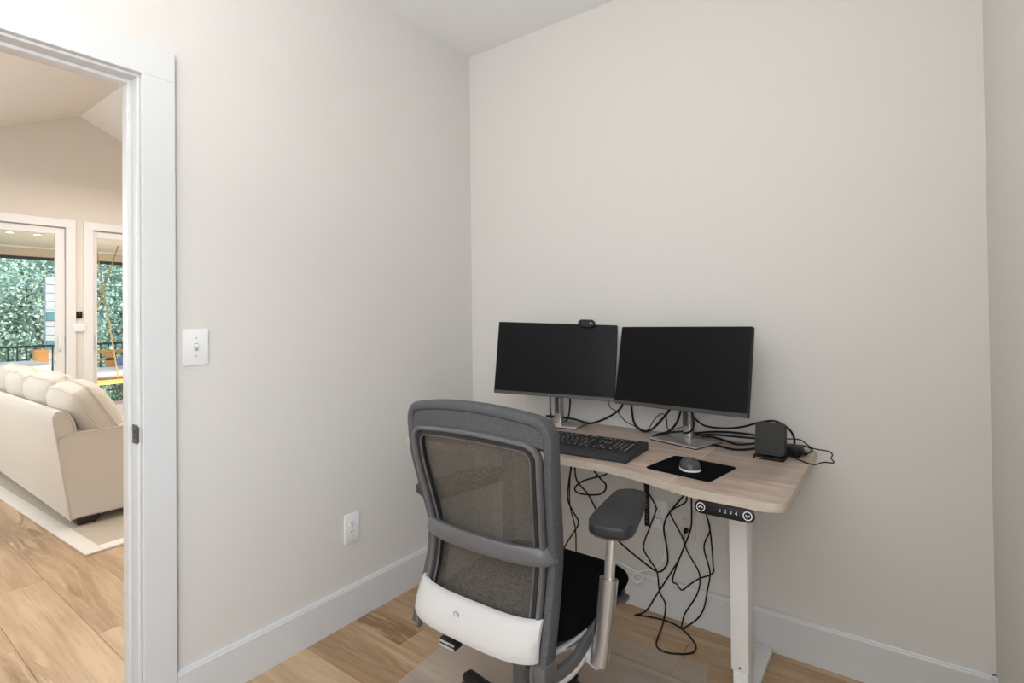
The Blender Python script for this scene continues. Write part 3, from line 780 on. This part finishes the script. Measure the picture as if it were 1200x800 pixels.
# mesh panel
bm = B(); nu, nz = 20, 26; G = []
for j in range(nz+1):
    z = .475+(.955-.475)*j/nz; wv = sm(z, WS); ue = (wv-.046)/wv
    G.append([bm.verts.new(back_pt(-ue+2*ue*i/nu, z, .010, .034)) for i in range(nu+1)])
for j in range(nz):
    for i in range(nu): bm.faces.new((G[j][i], G[j][i+1], G[j+1][i+1], G[j+1][i]))
obj('mesh_panel', CLc(bm), M['mesh'], chair)
# lumbar bar, bowed out behind the mesh
def cross_path(z, bow, uu=1.0, off=-.02, n=24, droop=0):
    wv = sm(z, WS); P = []
    for i in range(n+1):
        u = -uu+2*uu*i/n; e = 1-abs(u/uu)**4
        P.append(Vector((CX+u*wv, sm(z, YS)+off-bow*e*.9-.012*(1-u*u), z-droop*(1-u*u))))
    return P
pth = [back_pt(-.97, .690, .004)]+cross_path(.688, .034, .955, -.016)[1:-1]+[back_pt(.93, .692, .000)]
obj('lumbar_bar', CLc(sweep(B(), pth, oval(.0225, .013, 14, 3.4), False, norm_list(pth))), M['plastic_g'], chair)
# white lower shell
def shell(z0, z1, u0, u1, thick, bow, off, m_, name, par=None):
    bm = B(); nu, nz = 26, 8; L = []
    for s_ in (0, 1):
        G = []
        for j in range(nz+1):
            rowv = []
            for i in range(nu+1):
                u = u0+(u1-u0)*i/nu; t_ = j/nz
                zt_ = z1-.004*(1-u*u); zb_ = z0-.006*(1-u*u)
                z = zb_+(zt_-zb_)*t_
                wv = sm(z, WS)
                e = 1-abs(u)**5
                y = sm(z, YS)+off-bow*e-.006*math.sin(PI*t_)+(thick if s_ else 0)
                if j in (0, nz) and not s_: y += .004
                if i in (0, nu) and not s_: y += .004
                rowv.append(bm.verts.new((CX+u*wv, y, z)))
            G.append(rowv)
        L.append(G)
    for G in L:
        for j in range(nz):
            for i in range(nu): bm.faces.new((G[j][i], G[j][i+1], G[j+1][i+1], G[j+1][i]))
    a, b_ = L
    for i in range(nu):
        bm.faces.new((a[0][i], a[0][i+1], b_[0][i+1], b_[0][i])); bm.faces.new((a[nz][i], a[nz][i+1], b_[nz][i+1], b_[nz][i]))
    for j in range(nz):
        bm.faces.new((a[j][0], a[j+1][0], b_[j+1][0], b_[j][0])); bm.faces.new((a[j][nu], a[j+1][nu], b_[j+1][nu], b_[j][nu]))
    return obj(name, CLc(bm), m_, par or chair, True, 50)
ls = shell(.462, .548, -.955, .905, .016, .048, -.020, M['plastic_w'], 'lower_shell')
bp = Vector((CX-.03, sm(.515, YS)-.0755, .512))
bm = B(); cyl(bm, bp, bp+Vector((0, .004, 0)), .008, n=18); obj('button', CLc(bm), M['plastic_w'], ls)
ring = [bp+Vector((.0085*math.cos(a*2*PI/20), .0005, .0085*math.sin(a*2*PI/20))) for a in range(20)]
obj('button_ring', CLc(sweep(B(), ring, circ(.0009, 6), True)), M['plastic_g'], ls)
# corner blocks at the foot of the back frame
for s in (1,):
    bm = B(); x = CX+s*(.212 if s > 0 else .206)
    box(bm, x-.017, x+.017, -1.178, -1.120, .412, .458, .006, 2); obj('corner_block', CLc(bm), M['plastic_d'] if s < 0 else M['plastic_g'], chair)
# seat cushion
def pillow(bm, a, b, h, e=3.2, nu=44, nv=12, z0=0, flat=.55):
    rings = []
    for j in range(nv+1):
        t = -PI/2+PI*j/nv; rr = max(0.0, math.cos(t))**flat; zz = math.sin(t)
        rings.append([bm.verts.new((a*rr*math.copysign(abs(math.cos(s))**(2/e), math.cos(s)), b*rr*math.copysign(abs(math.sin(s))**(2/e), math.sin(s)), z0+h*zz)) for s in [2*PI*(i+.5)/nu for i in range(nu)]])
    for j in range(nv):
        for i in range(nu):
            q = (i+1) % nu; bm.faces.new((rings[j][i], rings[j][q], rings[j+1][q], rings[j+1][i]))
    bm.faces.new(rings[0][::-1]); bm.faces.new(rings[-1])
    return bm
bm = pillow(B(), .233, .230, .034, 5.5, 56, 12, 0, .38); bmesh.ops.translate(bm, verts=bm.verts, vec=(CX, -.868, .470)); obj('seat', CLc(bm), M['seat'], chair)
bm = pillow(B(), .230, .220, .016, 5, 56, 10, 0, .45); bmesh.ops.translate(bm, verts=bm.verts, vec=(CX, -.872, .438)); obj('seat_pan', CLc(bm), M['plastic_g'], chair)
# yokes from the back frame forward to the arm posts
for s in (-1, 1):
    q0 = 1 if s > 0 else .90
    P = [Vector((CX+s*.212*q0, -1.150, .410+(1-q0)*.5)), Vector((CX+s*.216*q0, -1.10, .402+(1-q0)*.4)), Vector((CX+s*.226*q0, -1.04, .405+(1-q0)*.2)), Vector((CX+s*.232, -.98, .428)), Vector((CX+s*.236, -.92, .455))]
    pth = catmull(P, 6)
    yk = obj('yoke', CLc(sweep(B(), pth, oval(.010, .019, 12, 3.5), False, Vector((0, 0, 1)))), M['plastic_g'], chair)
    pth = [p+Vector((s*.002, -.002, -.018)) for p in pth]
    obj('yoke_trim', CLc(sweep(B(), pth, oval(.009, .010, 12, 3), False, Vector((0, 0, 1)))), M['plastic_w'], yk)
    P = catmull([Vector((CX+s*.19, -1.09, .438)), Vector((CX+s*.21, -1.03, .440)), Vector((CX+s*.222, -.97, .455))], 5)
    obj('seat_bracket', CLc(sweep(B(), P, oval(.006, .007, 8, 3), False, Vector((0, 0, 1)))), M['plastic_w'], yk)
    # arm
    ax = CX+s*.285-(.018 if s < 0 else 0)
    bm = B()
    sec = rrect(.046, .036, .012, 4)
    P = [Vector((ax-s*.008, -1.000, .396)), Vector((ax-s*.003, -.975, .50)), Vector((ax, -.955, .598))]
    ap = obj('arm_post', CLc(sweep(bm, catmull(P, 4), sec, False, Vector((0, 1, 0)))), M['silver2'], chair)
    P = [Vector((ax, -.955, .585)), Vector((ax+s*.002, -.940, .706))]
    obj('post_tube', CLc(sweep(B(), P, rrect(.026, .022, .008, 4), False, Vector((0, 1, 0)))), M['silver'], ap)
    bm = B(); sweep(bm, [Vector((CX+s*.14, -.94, .405)), Vector((CX+s*.22, -.965, .400)), Vector((ax-s*.006, -.985, .396))], oval(.028, .016, 12, 3), False, Vector((0, 0, 1)))
    obj('arm_bracket', CLc(bm), M['plastic_w'], ap)
    # pad: rounded slab, toed in
    bm = B()
    outl = []
    for i in range(40):
        th = 2*PI*i/40; c_, s_ = math.cos(th), math.sin(th)
        y = .165*math.copysign(abs(s_)**(2/5), s_); x = (.0545-.009*(y/.165))*math.copysign(abs(c_)**(2/5), c_)
        outl.append((x, y))
    prism(bm, outl, -.004, .026, .009, 4)
    for v in bm.verts: v.co.z -= .05*max(0, (v.co.y-.09))**1.0*.6
    bmesh.ops.rotate(bm, verts=bm.verts, cent=(0, 0, 0), matrix=Matrix.Rotation(s*R(11.5), 3, 'Z'))
    bmesh.ops.translate(bm, verts=bm.verts, vec=(CX+s*.262-(.030 if s < 0 else 0), -.822-(.045 if s < 0 else 0), .716))
    obj('arm_pad', CLc(bm), M['armpad'], chair)
    bm = B(); prism(bm, [(x*.86, y*.93) for x, y in outl], -.012, -.003, .003, 2)
    bmesh.ops.rotate(bm, verts=bm.verts, cent=(0, 0, 0), matrix=Matrix.Rotation(s*R(11.5), 3, 'Z'))
    bmesh.ops.translate(bm, verts=bm.verts, vec=(CX+s*.262-(.030 if s < 0 else 0), -.822-(.045 if s < 0 else 0), .716))
    obj('pad_base', CLc(bm), M['plastic_g'], chair)
# mechanism, levers
bm = B(); box(bm, CX-.11, CX+.11, -1.03, -.80, .375, .428, .012, 3); obj('tilt_mechanism', CLc(bm), M['plastic_d'], chair)
bm = B(); cyl(bm, (.93, -1.00, .385), (.84, -1.05, .335), .006, n=10); lv = obj('tension_lever', CLc(bm), M['plastic_d'], chair)
bm = B(); box(bm, .790, .850, -1.085, -1.050, .318, .342, .004, 2); obj('lever_grip', CLc(bm), M['plastic_d'], lv)
bm = B(); box(bm, .792, .848, -1.0875, -1.084, .332, .338, .001); box(bm, .792, .848, -1.0875, -1.084, .320, .326, .001); obj('grip_strip', CLc(bm), M['plastic_w'], lv)
bm = B(); cyl(bm, (1.06, -.80, .40), (1.20, -.76, .44), .006, n=10); lv = obj('height_lever', CLc(bm), M['plastic_d'], chair)
bm = B(); box(bm, 1.185, 1.235, -.775, -.735, .436, .450, .004, 2); obj('lever_grip', CLc(bm), M['plastic_g'], lv)
# gas lift and base
ay = -.955
bm = B(); cyl(bm, (CX, ay, .25), (CX, ay, .385), .014, n=20); obj('gas_lift', CLc(bm), M['silver2'], chair)
bm = B(); cyl(bm, (CX, ay, .10), (CX, ay, .285), .026, .0235, n=28)
obj('lift_sleeve', CLc(bm), M['plastic_g'], chair)
bm = B(); cyl(bm, (CX, ay, .283), (CX, ay, .291), .0245, .021, n=28); obj('lift_collar', CLc(bm), M['plastic_d'], chair)
bm = B(); cyl(bm, (CX, ay, .075), (CX, ay, .135), .048, .036, n=28); obj('hub', CLc(bm), M['plastic_d'], chair)
for k in range(5):
    a = R(18+72*k); d = Vector((math.cos(a), math.sin(a), 0)); o0 = Vector((CX, ay, 0))
    P = [o0+d*.03+Vector((0, 0, .105)), o0+d*.14+Vector((0, 0, .100)), o0+d*.24+Vector((0, 0, .086)), o0+d*.300+Vector((0, 0, .076))]
    lg = obj('base_leg', CLc(sweep(B(), catmull(P, 4), oval(.021, .013, 12, 3.2), False, Vector((0, 0, 1)))), M['black'], chair)
    cpos = o0+d*.290
    side = Vector((-d.y, d.x, 0))
    bm = B()
    for q in (-1, 1): cyl(bm, cpos+side*(.006*q)+d*.012+Vector((0, 0, .0285)), cpos+side*(.022*q)+d*.012+Vector((0, 0, .0285)), .0255, .022, n=20)
    cyl(bm, cpos+side*.02+d*.012+Vector((0, 0, .0285)), cpos-side*.02+d*.012+Vector((0, 0, .0285)), .006, n=8)
    cyl(bm, cpos+Vector((0, 0, .035)), cpos+Vector((0, 0, .075)), .008, n=10)
    obj('caster', CLc(bm), M['black_soft'], lg)

# chair mat
bm = B(); prism(bm, rrect(.92, 1.30, .014, 4), 0, .0028, .0008, 1)
cm = obj('chair_mat', bm, M['film']); cm.rotation_euler = (0, 0, R(4.3)); cm.location = (.915, -.928, .0012)
tag(cm, 'clear hazy vinyl mat on the wood floor under the office chair', 'mat')

# ------------------------------------------------------------------ living room beyond the doorway
XF = -6.0
AP_Y, AP_Z, SLP = -.174, 3.744, .475
def cz(y): return AP_Z-abs(y-AP_Y)*SLP
bm = B()
# far wall built of blocks around the two door openings
D2 = (-2.20, -.315); D3 = (-.056, 1.80); DH = 2.385
def wallblock(y0, y1, z0, z1, z1b=None):
    z1b = z1 if z1b is None else z1b
    vs = [(XF-.15, y0, z0), (XF, y0, z0), (XF, y1, z0), (XF-.15, y1, z0), (XF-.15, y0, z1), (XF, y0, z1), (XF, y1, z1b), (XF-.15, y1, z1b)]
    v = [bm.verts.new(p) for p in vs]
    for f in ((0, 3, 2, 1), (4, 5, 6, 7), (0, 1, 5, 4), (2, 3, 7, 6), (1, 2, 6, 5), (3, 0, 4, 7)): bm.faces.new([v[i] for i in f])
wallblock(-3.0, D2[0], -.1, cz(-3.0), cz(D2[0]))
wallblock(D2[0], AP_Y, DH, cz(D2[0]), AP_Z); wallblock(D2[1], AP_Y, -.1, DH)
wallblock(AP_Y, D3[0], -.1, DH)
wallblock(AP_Y, D3[1], DH, AP_Z, cz(D3[1])); wallblock(D3[1], 3.0, -.1, cz(D3[1]), cz(3.0))
struct('wall_far', bm, M['warm'])
for nm, ya, yb in (('ceiling_slope', -3.05, AP_Y), ('ceiling_slope', AP_Y, 3.05)):
    bm = B(); v = [bm.verts.new(p) for p in ((XF-.15, ya, cz(ya)), (-.12, ya, cz(ya)), (-.12, yb, cz(yb)), (XF-.15, yb, cz(yb)))]
    v2 = [bm.verts.new(q.co+Vector((0, 0, .1))) for q in v]
    bm.faces.new(v); bm.faces.new(v2)
    for i in range(4): bm.faces.new((v[i], v[(i+1) % 4], v2[(i+1) % 4], v2[i]))
    struct(nm, bm, M['lceil'])
struct('wall_living_near', box(B(), XF, -.12, -3.12, -3.0, -.1, 2.45), M['warm'])
struct('wall_living_right', box(B(), XF, -.12, 3.0, 3.12, -.1, 2.45), M['warm'])

def french(name, ya, yb, hinge_right, ylatch):
    d = bpy.data.objects.new(name, None); C.objects.link(d); d['kind'] = 'structure'
    # casing
    for a, b_ in ((ya-.090, ya), (yb, yb+.090)):
        struct('casing', box(B(), XF, XF+.022, a, b_, -.0, DH, .002), M['trim2'], d)
    struct('casing', box(B(), XF, XF+.022, ya-.09, yb+.09, DH, DH+.095, .002), M['trim2'], d)
    mid = (ya+yb)/2
    for (a, b_) in ((ya+.004, mid-.002), (mid+.002, yb-.004)):
        sw = .086 if name == 'door_2' else .044
        for p_, q_ in ((a, a+sw), (b_-sw, b_)):
            struct('stile', box(B(), XF-.060, XF-.015, p_, q_, .02, DH-.004, .003), M['trim2'], d)
        struct('rail', box(B(), XF-.060, XF-.015, a+sw, b_-sw, DH-.088, DH-.004, .003), M['trim2'], d)
        struct('rail', box(B(), XF-.060, XF-.015, a+sw, b_-sw, .02, .22, .003), M['trim2'], d)
        struct('pane', box(B(), XF-.040, XF-.036, a+sw, b_-sw, .22, DH-.088), M['glass'], d)
        struct('door_track', box(B(), XF-.012, XF-.002, a, b_, DH-.012, DH), mat('track_grey', (.35, .33, .31), .6), d)  # plain grey strip at the head of each leaf
    P = [Vector((XF-.014, ylatch, 1.12)), Vector((XF+.045, ylatch-.012, 1.09)), Vector((XF+.060, ylatch-.018, 1.03)), Vector((XF+.045, ylatch-.012, .97)), Vector((XF-.014, ylatch, .94))]
    o = struct('handle', sweep(B(), catmull(P, 5), circ(.009, 8)), M['plate'], d, True)
french('door_2', D2[0], D2[1], True, D2[1]-.05)
french('door_3', D3[0], D3[1], False, D3[0]+.035)

t = thing('thermostat', 'white thermostat box between the two glazed doors', 'thermostat', (XF+.0005, -.187, 1.155))
obj('body', box(B(), 0, .032, -.058, .058, 0, .095, .005, 2), M['plate'], t)
t = thing('wall_sensor', 'small dark device on the wall above the thermostat', 'sensor', (XF+.0005, -.190, 1.315))
obj('body', box(B(), 0, .020, -.028, .028, 0, .082, .006, 2), M['black'], t)
bm = B(); cyl(bm, (.020, 0, .055), (.022, 0, .055), .012, n=14); obj('eye', bm, mat('brown_eye', (.06, .04, .03), .3), t)

# rug
rg = thing('area_rug', 'woven sisal rug with a pale cloth border under the sofa', 'rug', (-1.694, -1.266, 0), R(2.0))
bw = .085
obj('weave', box(B(), -4.2+bw, -bw, bw, 2.6-bw, .0005, .010, .001), M['rug'], rg)
for x0, x1, y0, y1 in ((-4.2, 0, 0, bw), (-4.2, 0, 2.6-bw, 2.6), (-bw, 0, bw, 2.6-bw), (-4.2, -4.2+bw, bw, 2.6-bw)):
    obj('border', box(B(), x0, x1, y0, y1, .0005, .012, .003, 2), M['rug_b'], rg)

# sofa : back along x, end at x=-2.2, faces +y
sf = thing('sofa', 'cream linen sofa seen from behind through the doorway', 'sofa', (-3.3, -.80, 0.0115))
def SL(bm): bmesh.ops.translate(bm, verts=bm.verts, vec=(3.3, .80, -.0115)); return bm
def extr_x(prof, x0, x1, bev=.012):
    bm = B(); A = [bm.verts.new((x0, y, z)) for y, z in prof]; Bq = [bm.verts.new((x1, y, z)) for y, z in prof]
    for i in range(len(prof)):
        j = (i+1) % len(prof); bm.faces.new((A[i], A[j], Bq[j], Bq[i]))
    f1 = bm.faces.new(A); f2 = bm.faces.new(Bq)
    if bev: bmesh.ops.bevel(bm, geom=list(set(f1.edges) | set(f2.edges)), offset=bev, segments=3, affect='EDGES')
    return bm
SXR, SXL = -2.205, -4.60
bk = [(-1.205, .060), (-1.262, .50), (-1.285, .66), (-1.287, .705), (-1.272, .732), (-1.245, .738), (-1.215, .715), (-1.190, .665), (-1.176, .600), (-1.170, .42), (-1.10, .06)]
obj('back', SL(extr_x(bk, SXL+.006, SXR-.004, .010)), M['sofa'], sf)
pp = [Vector((SXR+.001, y, z)) for y, z in bk[:9]]
obj('piping', SL(sweep(B(), pp, circ(.005, 6))), M['sofa_pipe'], sf)
for xa, xb in ((SXR-.20, SXR), (SXL, SXL+.20)):
    ar = [(-1.206, .060), (-1.263, .50), (-1.272, .575), (-1.26, .584), (-1.16, .597), (-.42, .615), (-.385, .60), (-.375, .56), (-.375, .06)]
    obj('arm', SL(extr_x(ar, xa, xb, .014)), M['sofa'], sf)
pp = catmull([Vector((SXR+.001, -1.268, .580)), Vector((SXR+.001, -1.181, .590)), Vector((SXR+.001, -1.0, .592)), Vector((SXR+.001, -.42, .606))], 4)
obj('piping', SL(sweep(B(), pp, circ(.004, 6))), M['sofa_pipe'], sf)
obj('seat_deck', SL(box(B(), SXL+.2, SXR-.2, -1.16, -.40, .06, .30, .01, 2)), M['sofa'], sf)
for i in range(3):
    wd = (SXR-SXL-.40)/3; xa = SXL+.2+i*wd
    bm = pillow(B(), wd/2-.004, .36, .075, 8, 40, 8, 0, .3); bmesh.ops.translate(bm, verts=bm.verts, vec=(xa+wd/2, -.78, .378))
    obj('seat_cushion', SL(bm), M['sofa'], sf)
for x, y in ((SXR-.075, -1.115), (SXL+.09, -1.135), (SXR-.09, -.46), (SXL+.09, -.46)):
    bm = box(B(), x-.062, x+.062, y-.062, y+.062, .0117, .064)
    for v in bm.verts:
        if v.co.z < .03: v.co.x = x+(v.co.x-x)*.72; v.co.y = y+(v.co.y-y)*.72
    obj('foot', SL(bm), M['espresso'], sf)
# loose back cushions
def cushion(label, x, wd, y, z, tilt, hh=.25, th=.11, rz=0):
    t = thing('back_cushion', label, 'cushion', (x, y, z), rz, None)
    bm = B(); nx, nz = 16, 12
    def pt(i, j, s_):
        u = -1+2*i/nx; v = -1+2*j/nz
        e = (1-abs(u)**4)*(1-abs(v)**4)
        rx = 1-.09*(abs(v)**5); rzv = 1-.13*abs(u)**4
        return Vector((u*wd/2*rx, s_*(th*.42+th*.95*((1-abs(u)**2.6)*(1-abs(v)**2.6))**.55), v*hh*rzv+.008*math.sin(5*u+x*7)))
    Gs = []
    for s_ in (-1, 1): Gs.append([[bm.verts.new(pt(i, j, s_)) for i in range(nx+1)] for j in range(nz+1)])
    for G in Gs:
        for j in range(nz):
            for i in range(nx): bm.faces.new((G[j][i], G[j][i+1], G[j+1][i+1], G[j+1][i]))
    per = [(i, 0) for i in range(nx)]+[(nx, j) for j in range(nz)]+[(i, nz) for i in range(nx, 0, -1)]+[(0, j) for j in range(nz, 0, -1)]
    for k in range(len(per)):
        a = per[k]; b_ = per[(k+1) % len(per)]
        # boxing strip bulging slightly
        A0 = Gs[0][a[1]][a[0]]; A1 = Gs[1][a[1]][a[0]]; B0 = Gs[0][b_[1]][b_[0]]; B1 = Gs[1][b_[1]][b_[0]]
        bm.faces.new((A0, B0, B1, A1))
    rot = Matrix.Rotation(tilt, 4, 'X')
    seams = [[rot @ Gs[q][b_[1]][b_[0]].co for b_ in per] for q in (0, 1)]
    bm.transform(rot)
    obj('cover', bm, M['sofa'], t, True, 60)
    for s_ in seams: obj('piping', sweep(B(), s_, circ(.006, 6), True), M['sofa_pipe'], t)
    return t
cushion('nearest cream back cushion, leaning at the arm end of the sofa', -2.50, .58, -1.060, .690, R(30), .205, .10)
cushion('cream back cushion second from the arm end of the sofa', -3.12, .60, -1.05, .690, R(22), .225, .10, R(3))
cushion('cream back cushion third from the arm end of the sofa', -3.76, .60, -1.05, .690, R(20), .225, .10, R(-2))
cushion('cream back cushion at the left edge of the picture, farthest from the arm', -4.33, .46, -1.05, .690, R(18), .225, .09)

# second seat beyond the sofa seen just right of the cushions
t = thing('armchair', 'cream armchair beyond the sofa, only its edge showing beside the doorway', 'armchair', (-3.2, .55, .0125))
obj('body', box(B(), -.4, .4, -.35, .35, .06, .42, .03, 3), M['sofa'], t)
obj('back', box(B(), -.4, -.22, -.35, .35, .40, .60, .04, 3), M['sofa'], t)
for x in (-.34, .34):
    for y in (-.29, .29): obj('foot', cyl(B(), (x, y, 0), (x, y, .062), .025, .03, 8), M['espresso'], t)

# ------------------------------------------------------------------ porch and outdoors
PX = -8.6
struct('porch_floor', box(B(), PX-.1, XF-.15, -3.0, 3.5, -.2, -.06), M['deck'])
struct('porch_ceiling', box(B(), PX-.1, XF-.15, -3.0, 3.5, 2.40, 2.50), M['porch_c'])
struct('trim_1', box(B(), PX-.02, PX+.10, -3.0, 3.5, 2.26, 2.40), M['porch_b'])
struct('trim_2', box(B(), PX+.10, PX+.115, -3.0, 3.5, 2.375, 2.40), M['plate'])
t = thing('porch_screen_frame', 'black metal screen frame round the porch opening', 'frame', (PX, 0, -.06))
def PLx(bm): bmesh.ops.translate(bm, verts=bm.verts, vec=(-PX, 0, .06)); return bm
obj('header', PLx(box(B(), PX-.04, PX, -3, 3.5, 2.215, 2.26)), M['blackmetal'], t)
for y in (-2.6, -.475, 2.2): obj('post', PLx(box(B(), PX-.04, PX, y-.022, y+.022, -.06, 2.215)), M['blackmetal'], t)
t = thing('porch_railing', 'black metal railing with thin pickets along the porch edge', 'railing', (PX, 0, -.06))
obj('top_rail', PLx(box(B(), PX+.01, PX+.05, -2.5, 2.1, .895, .925)), M['blackmetal'], t)
obj('bottom_rail', PLx(box(B(), PX+.015, PX+.045, -2.5, 2.1, .135, .16)), M['blackmetal'], t)
y = -2.47
pk = None
while y < 2.1:
    if pk is None: pk = obj('picket', PLx(box(B(), PX+.022, PX+.038, -.008, .008, .16, .895)), M['blackmetal'], t); pk.location.y = y
    else:
        q = pk.copy(); C.objects.link(q); q.parent = t; q.location.y = y
    y += .1005
for nm, x, y in (('left', -7.0, -.62), ('right', -7.0, -.36)):
    tt = thing('ceiling_light', f'recessed porch ceiling light, the {nm} of the two seen through the glazed door', 'light', (x, y, 2.3995))
    bm = B(); cyl(bm, (0, 0, -.006), (0, 0, 0), .034, n=16); obj('lens', bm, M['lamp'], tt)
    ring = [Vector((.040*math.cos(a*2*PI/20), .040*math.sin(a*2*PI/20), -.004)) for a in range(20)]
    obj('trim_ring', sweep(B(), ring, circ(.006, 6), True), M['plate'], tt)
# hanging bed swing
sw = thing('porch_swing', 'honey wood porch swing hung on ropes behind the right glazed door', 'swing', (-7.9, 1.35, .35))
def b_(name, x0, x1, y0, y1, z0, z1, m_, bev=.004): return obj(name, box(B(), x0, x1, y0, y1, z0, z1, bev), m_, sw)
b_('deck', -.42, .45, -1.28, .88, 0, .07, M['porchwood'])
b_('seat_cushion', -.38, .38, -1.22, .84, .071, .20, M['white_cloth'], .03)
b_('back_rail', -.42, -.38, -1.26, .88, .42, .47, M['porchwood']); b_('back_rail', -.42, -.38, -1.26, .88, .30, .34, M['porchwood'])
b_('end_panel', -.42, -.38, -.62, -.50, .07, .42, M['porchwood']); b_('end_panel', -.42, -.38, .50, .62, .07, .42, M['porchwood'])
for a, b2 in (((.41, -1.237, .05), (.41, -.690, 2.045)), ((.43, -.695, .05), (.43, -.970, 2.045)), ((.40, .88, .05), (.40, .60, 2.045)), ((-.40, .88, .44), (-.40, .60, 2.045))):
    bm = B(); cyl(bm, a, b2, .010, n=8); obj('rope', bm, M['rope'], sw)
t = tag(obj('throw_pillow', pillow(B(), .20, .20, .07, 4)  , M['blue_cloth']), 'blue patterned throw pillow on the porch swing', 'pillow'); t.location = (-7.85, .94, .695); t.rotation_euler = (R(20), 0, 0)
t = tag(obj('throw_pillow', pillow(B(), .24, .24, .07, 4), M['white_cloth']), 'white throw pillow leaning on the porch swing back', 'pillow'); t.location = (-8.14, 1.22, .81); t.rotation_euler = (0, R(70), 0)
# porch daybed on the left
db = thing('porch_daybed', 'honey wood porch daybed with white cushion behind the left glazed door', 'daybed', (-7.7, -.75, -.06))
def c_(name, x0, x1, y0, y1, z0, z1, m_, bev=.004): return obj(name, box(B(), x0, x1, y0, y1, z0, z1, bev), m_, db)
c_('frame', -.4, .4, -1.0, .62, .30, .50, M['porchwood']); c_('seat_cushion', -.37, .37, -.97, .60, .50, .79, M['white_cloth'], .04)
c_('end_panel', -.40, -.30, .56, .72, .30, .94, M['porchwood'])
for x in (-.36, .36):
    for y in (-.95, .57): c_('leg', x-.03, x+.03, y-.03, y+.03, 0, .30, M['porchwood'])

hs = thing('reflection_strip', 'added pale strip with dark bands, standing in for a glass reflection at the right edge of the left glazed door', 'reflection', (-12.4, 1.9, -3.0))  # added stand-in for a pale reflection in the door glass
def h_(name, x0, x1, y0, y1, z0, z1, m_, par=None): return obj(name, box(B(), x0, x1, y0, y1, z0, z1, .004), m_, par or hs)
h_('wall', .33, .4, -1.10, -.45, 0, 5.15, M['strip_pale'])
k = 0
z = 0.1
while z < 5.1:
    h_('pale_board', .401, .420, -1.10, -.45, z, z+.16, M['strip_pale']); z += .17
for z0, z1 in ((4.30, 4.48), (3.72, 3.90)): h_('window', .415, .435, -1.09, -.5, z0, z1, M['strip_dark'])  # dark bands across the reflection stand-in
# ground and trees
struct('ground', box(B(), -60, PX-.3, -40, 40, -3.2, -3.0), M['grass'])
def tree_meshes(seed, n=22000):
    rnd = random.Random(seed); bm = B()
    blobs = [(Vector((rnd.uniform(-1.5, 1.5), rnd.uniform(-1.7, 1.7), rnd.uniform(2.0, 7.5))), rnd.uniform(.75, 1.35)) for _ in range(26)]
    for i in range(n):
        c, r_ = blobs[rnd.randrange(len(blobs))]
        d = Vector((rnd.gauss(0, 1), rnd.gauss(0, 1), rnd.gauss(0, 1))).normalized()
        p = c+d*r_*rnd.uniform(.72, 1.04)
        nrm = (d+Vector((rnd.gauss(0, .5), rnd.gauss(0, .5), rnd.gauss(0, .5)+.3))).normalized()
        u = nrm.orthogonal().normalized(); v = nrm.cross(u); s = rnd.uniform(.030, .062)
        a = rnd.uniform(0, 6.28); u, v = u*math.cos(a)+v*math.sin(a), v*math.cos(a)-u*math.sin(a)
        bm.faces.new([bm.verts.new(p+u*s*x+v*s*.6*y) for x, y in ((-1, 0), (0, -1), (1, 0), (0, 1))])
    me = bpy.data.meshes.new('foliage'); bm.to_mesh(me); bm.free(); me.materials.append(M['leaf'])
    bm = B(); cyl(bm, (0, 0, 0), (0, 0, 5.5), .2, .07, 10)
    for _ in range(5):
        c, r_ = blobs[rnd.randrange(len(blobs))]; cyl(bm, (0, 0, 2.2), c, .07, .02, 6)
    m2 = bpy.data.meshes.new('trunk'); bm.to_mesh(m2); bm.free(); m2.materials.append(M['bark'])
    return me, m2
TM = [tree_meshes(3), tree_meshes(11), tree_meshes(23)]
tl = ['leafy tree framed by the left half of the left glazed door', 'leafy tree framed by the right half of the left glazed door', 'leafy tree behind the ropes of the porch swing',
      'leafy tree at the right edge of the doorway view, beyond the porch swing', 'taller tree in the second line, left behind the porch', 'taller tree in the second line, behind the left glazed door centre', 'taller tree in the second line, behind the wall between the doors', 'taller tree in the second line, behind the swing', 'taller tree in the second line, far right of the porch']
tp = [(-15.5, -.6, 0), (-16.2, 2.0, 1), (-15.6, 4.5, 2), (-16.5, 7.0, 0), (-20.5, -1.5, 1), (-20, 1.6, 2), (-21, 4.8, 0), (-20, 8.2, 1), (-21, 11, 2)]
for (x, y, k), lab in zip(tp, tl):
    t = thing('tree', lab, 'tree', (x, y, -3.0), random.uniform(0, 6)); s = 1.0 if x > -18 else 1.35; t.scale = (s, s, s*.95)
    for nm, me in zip(('foliage', 'trunk'), TM[k]):
        o = bpy.data.objects.new(nm, me); C.objects.link(o); o.parent = t
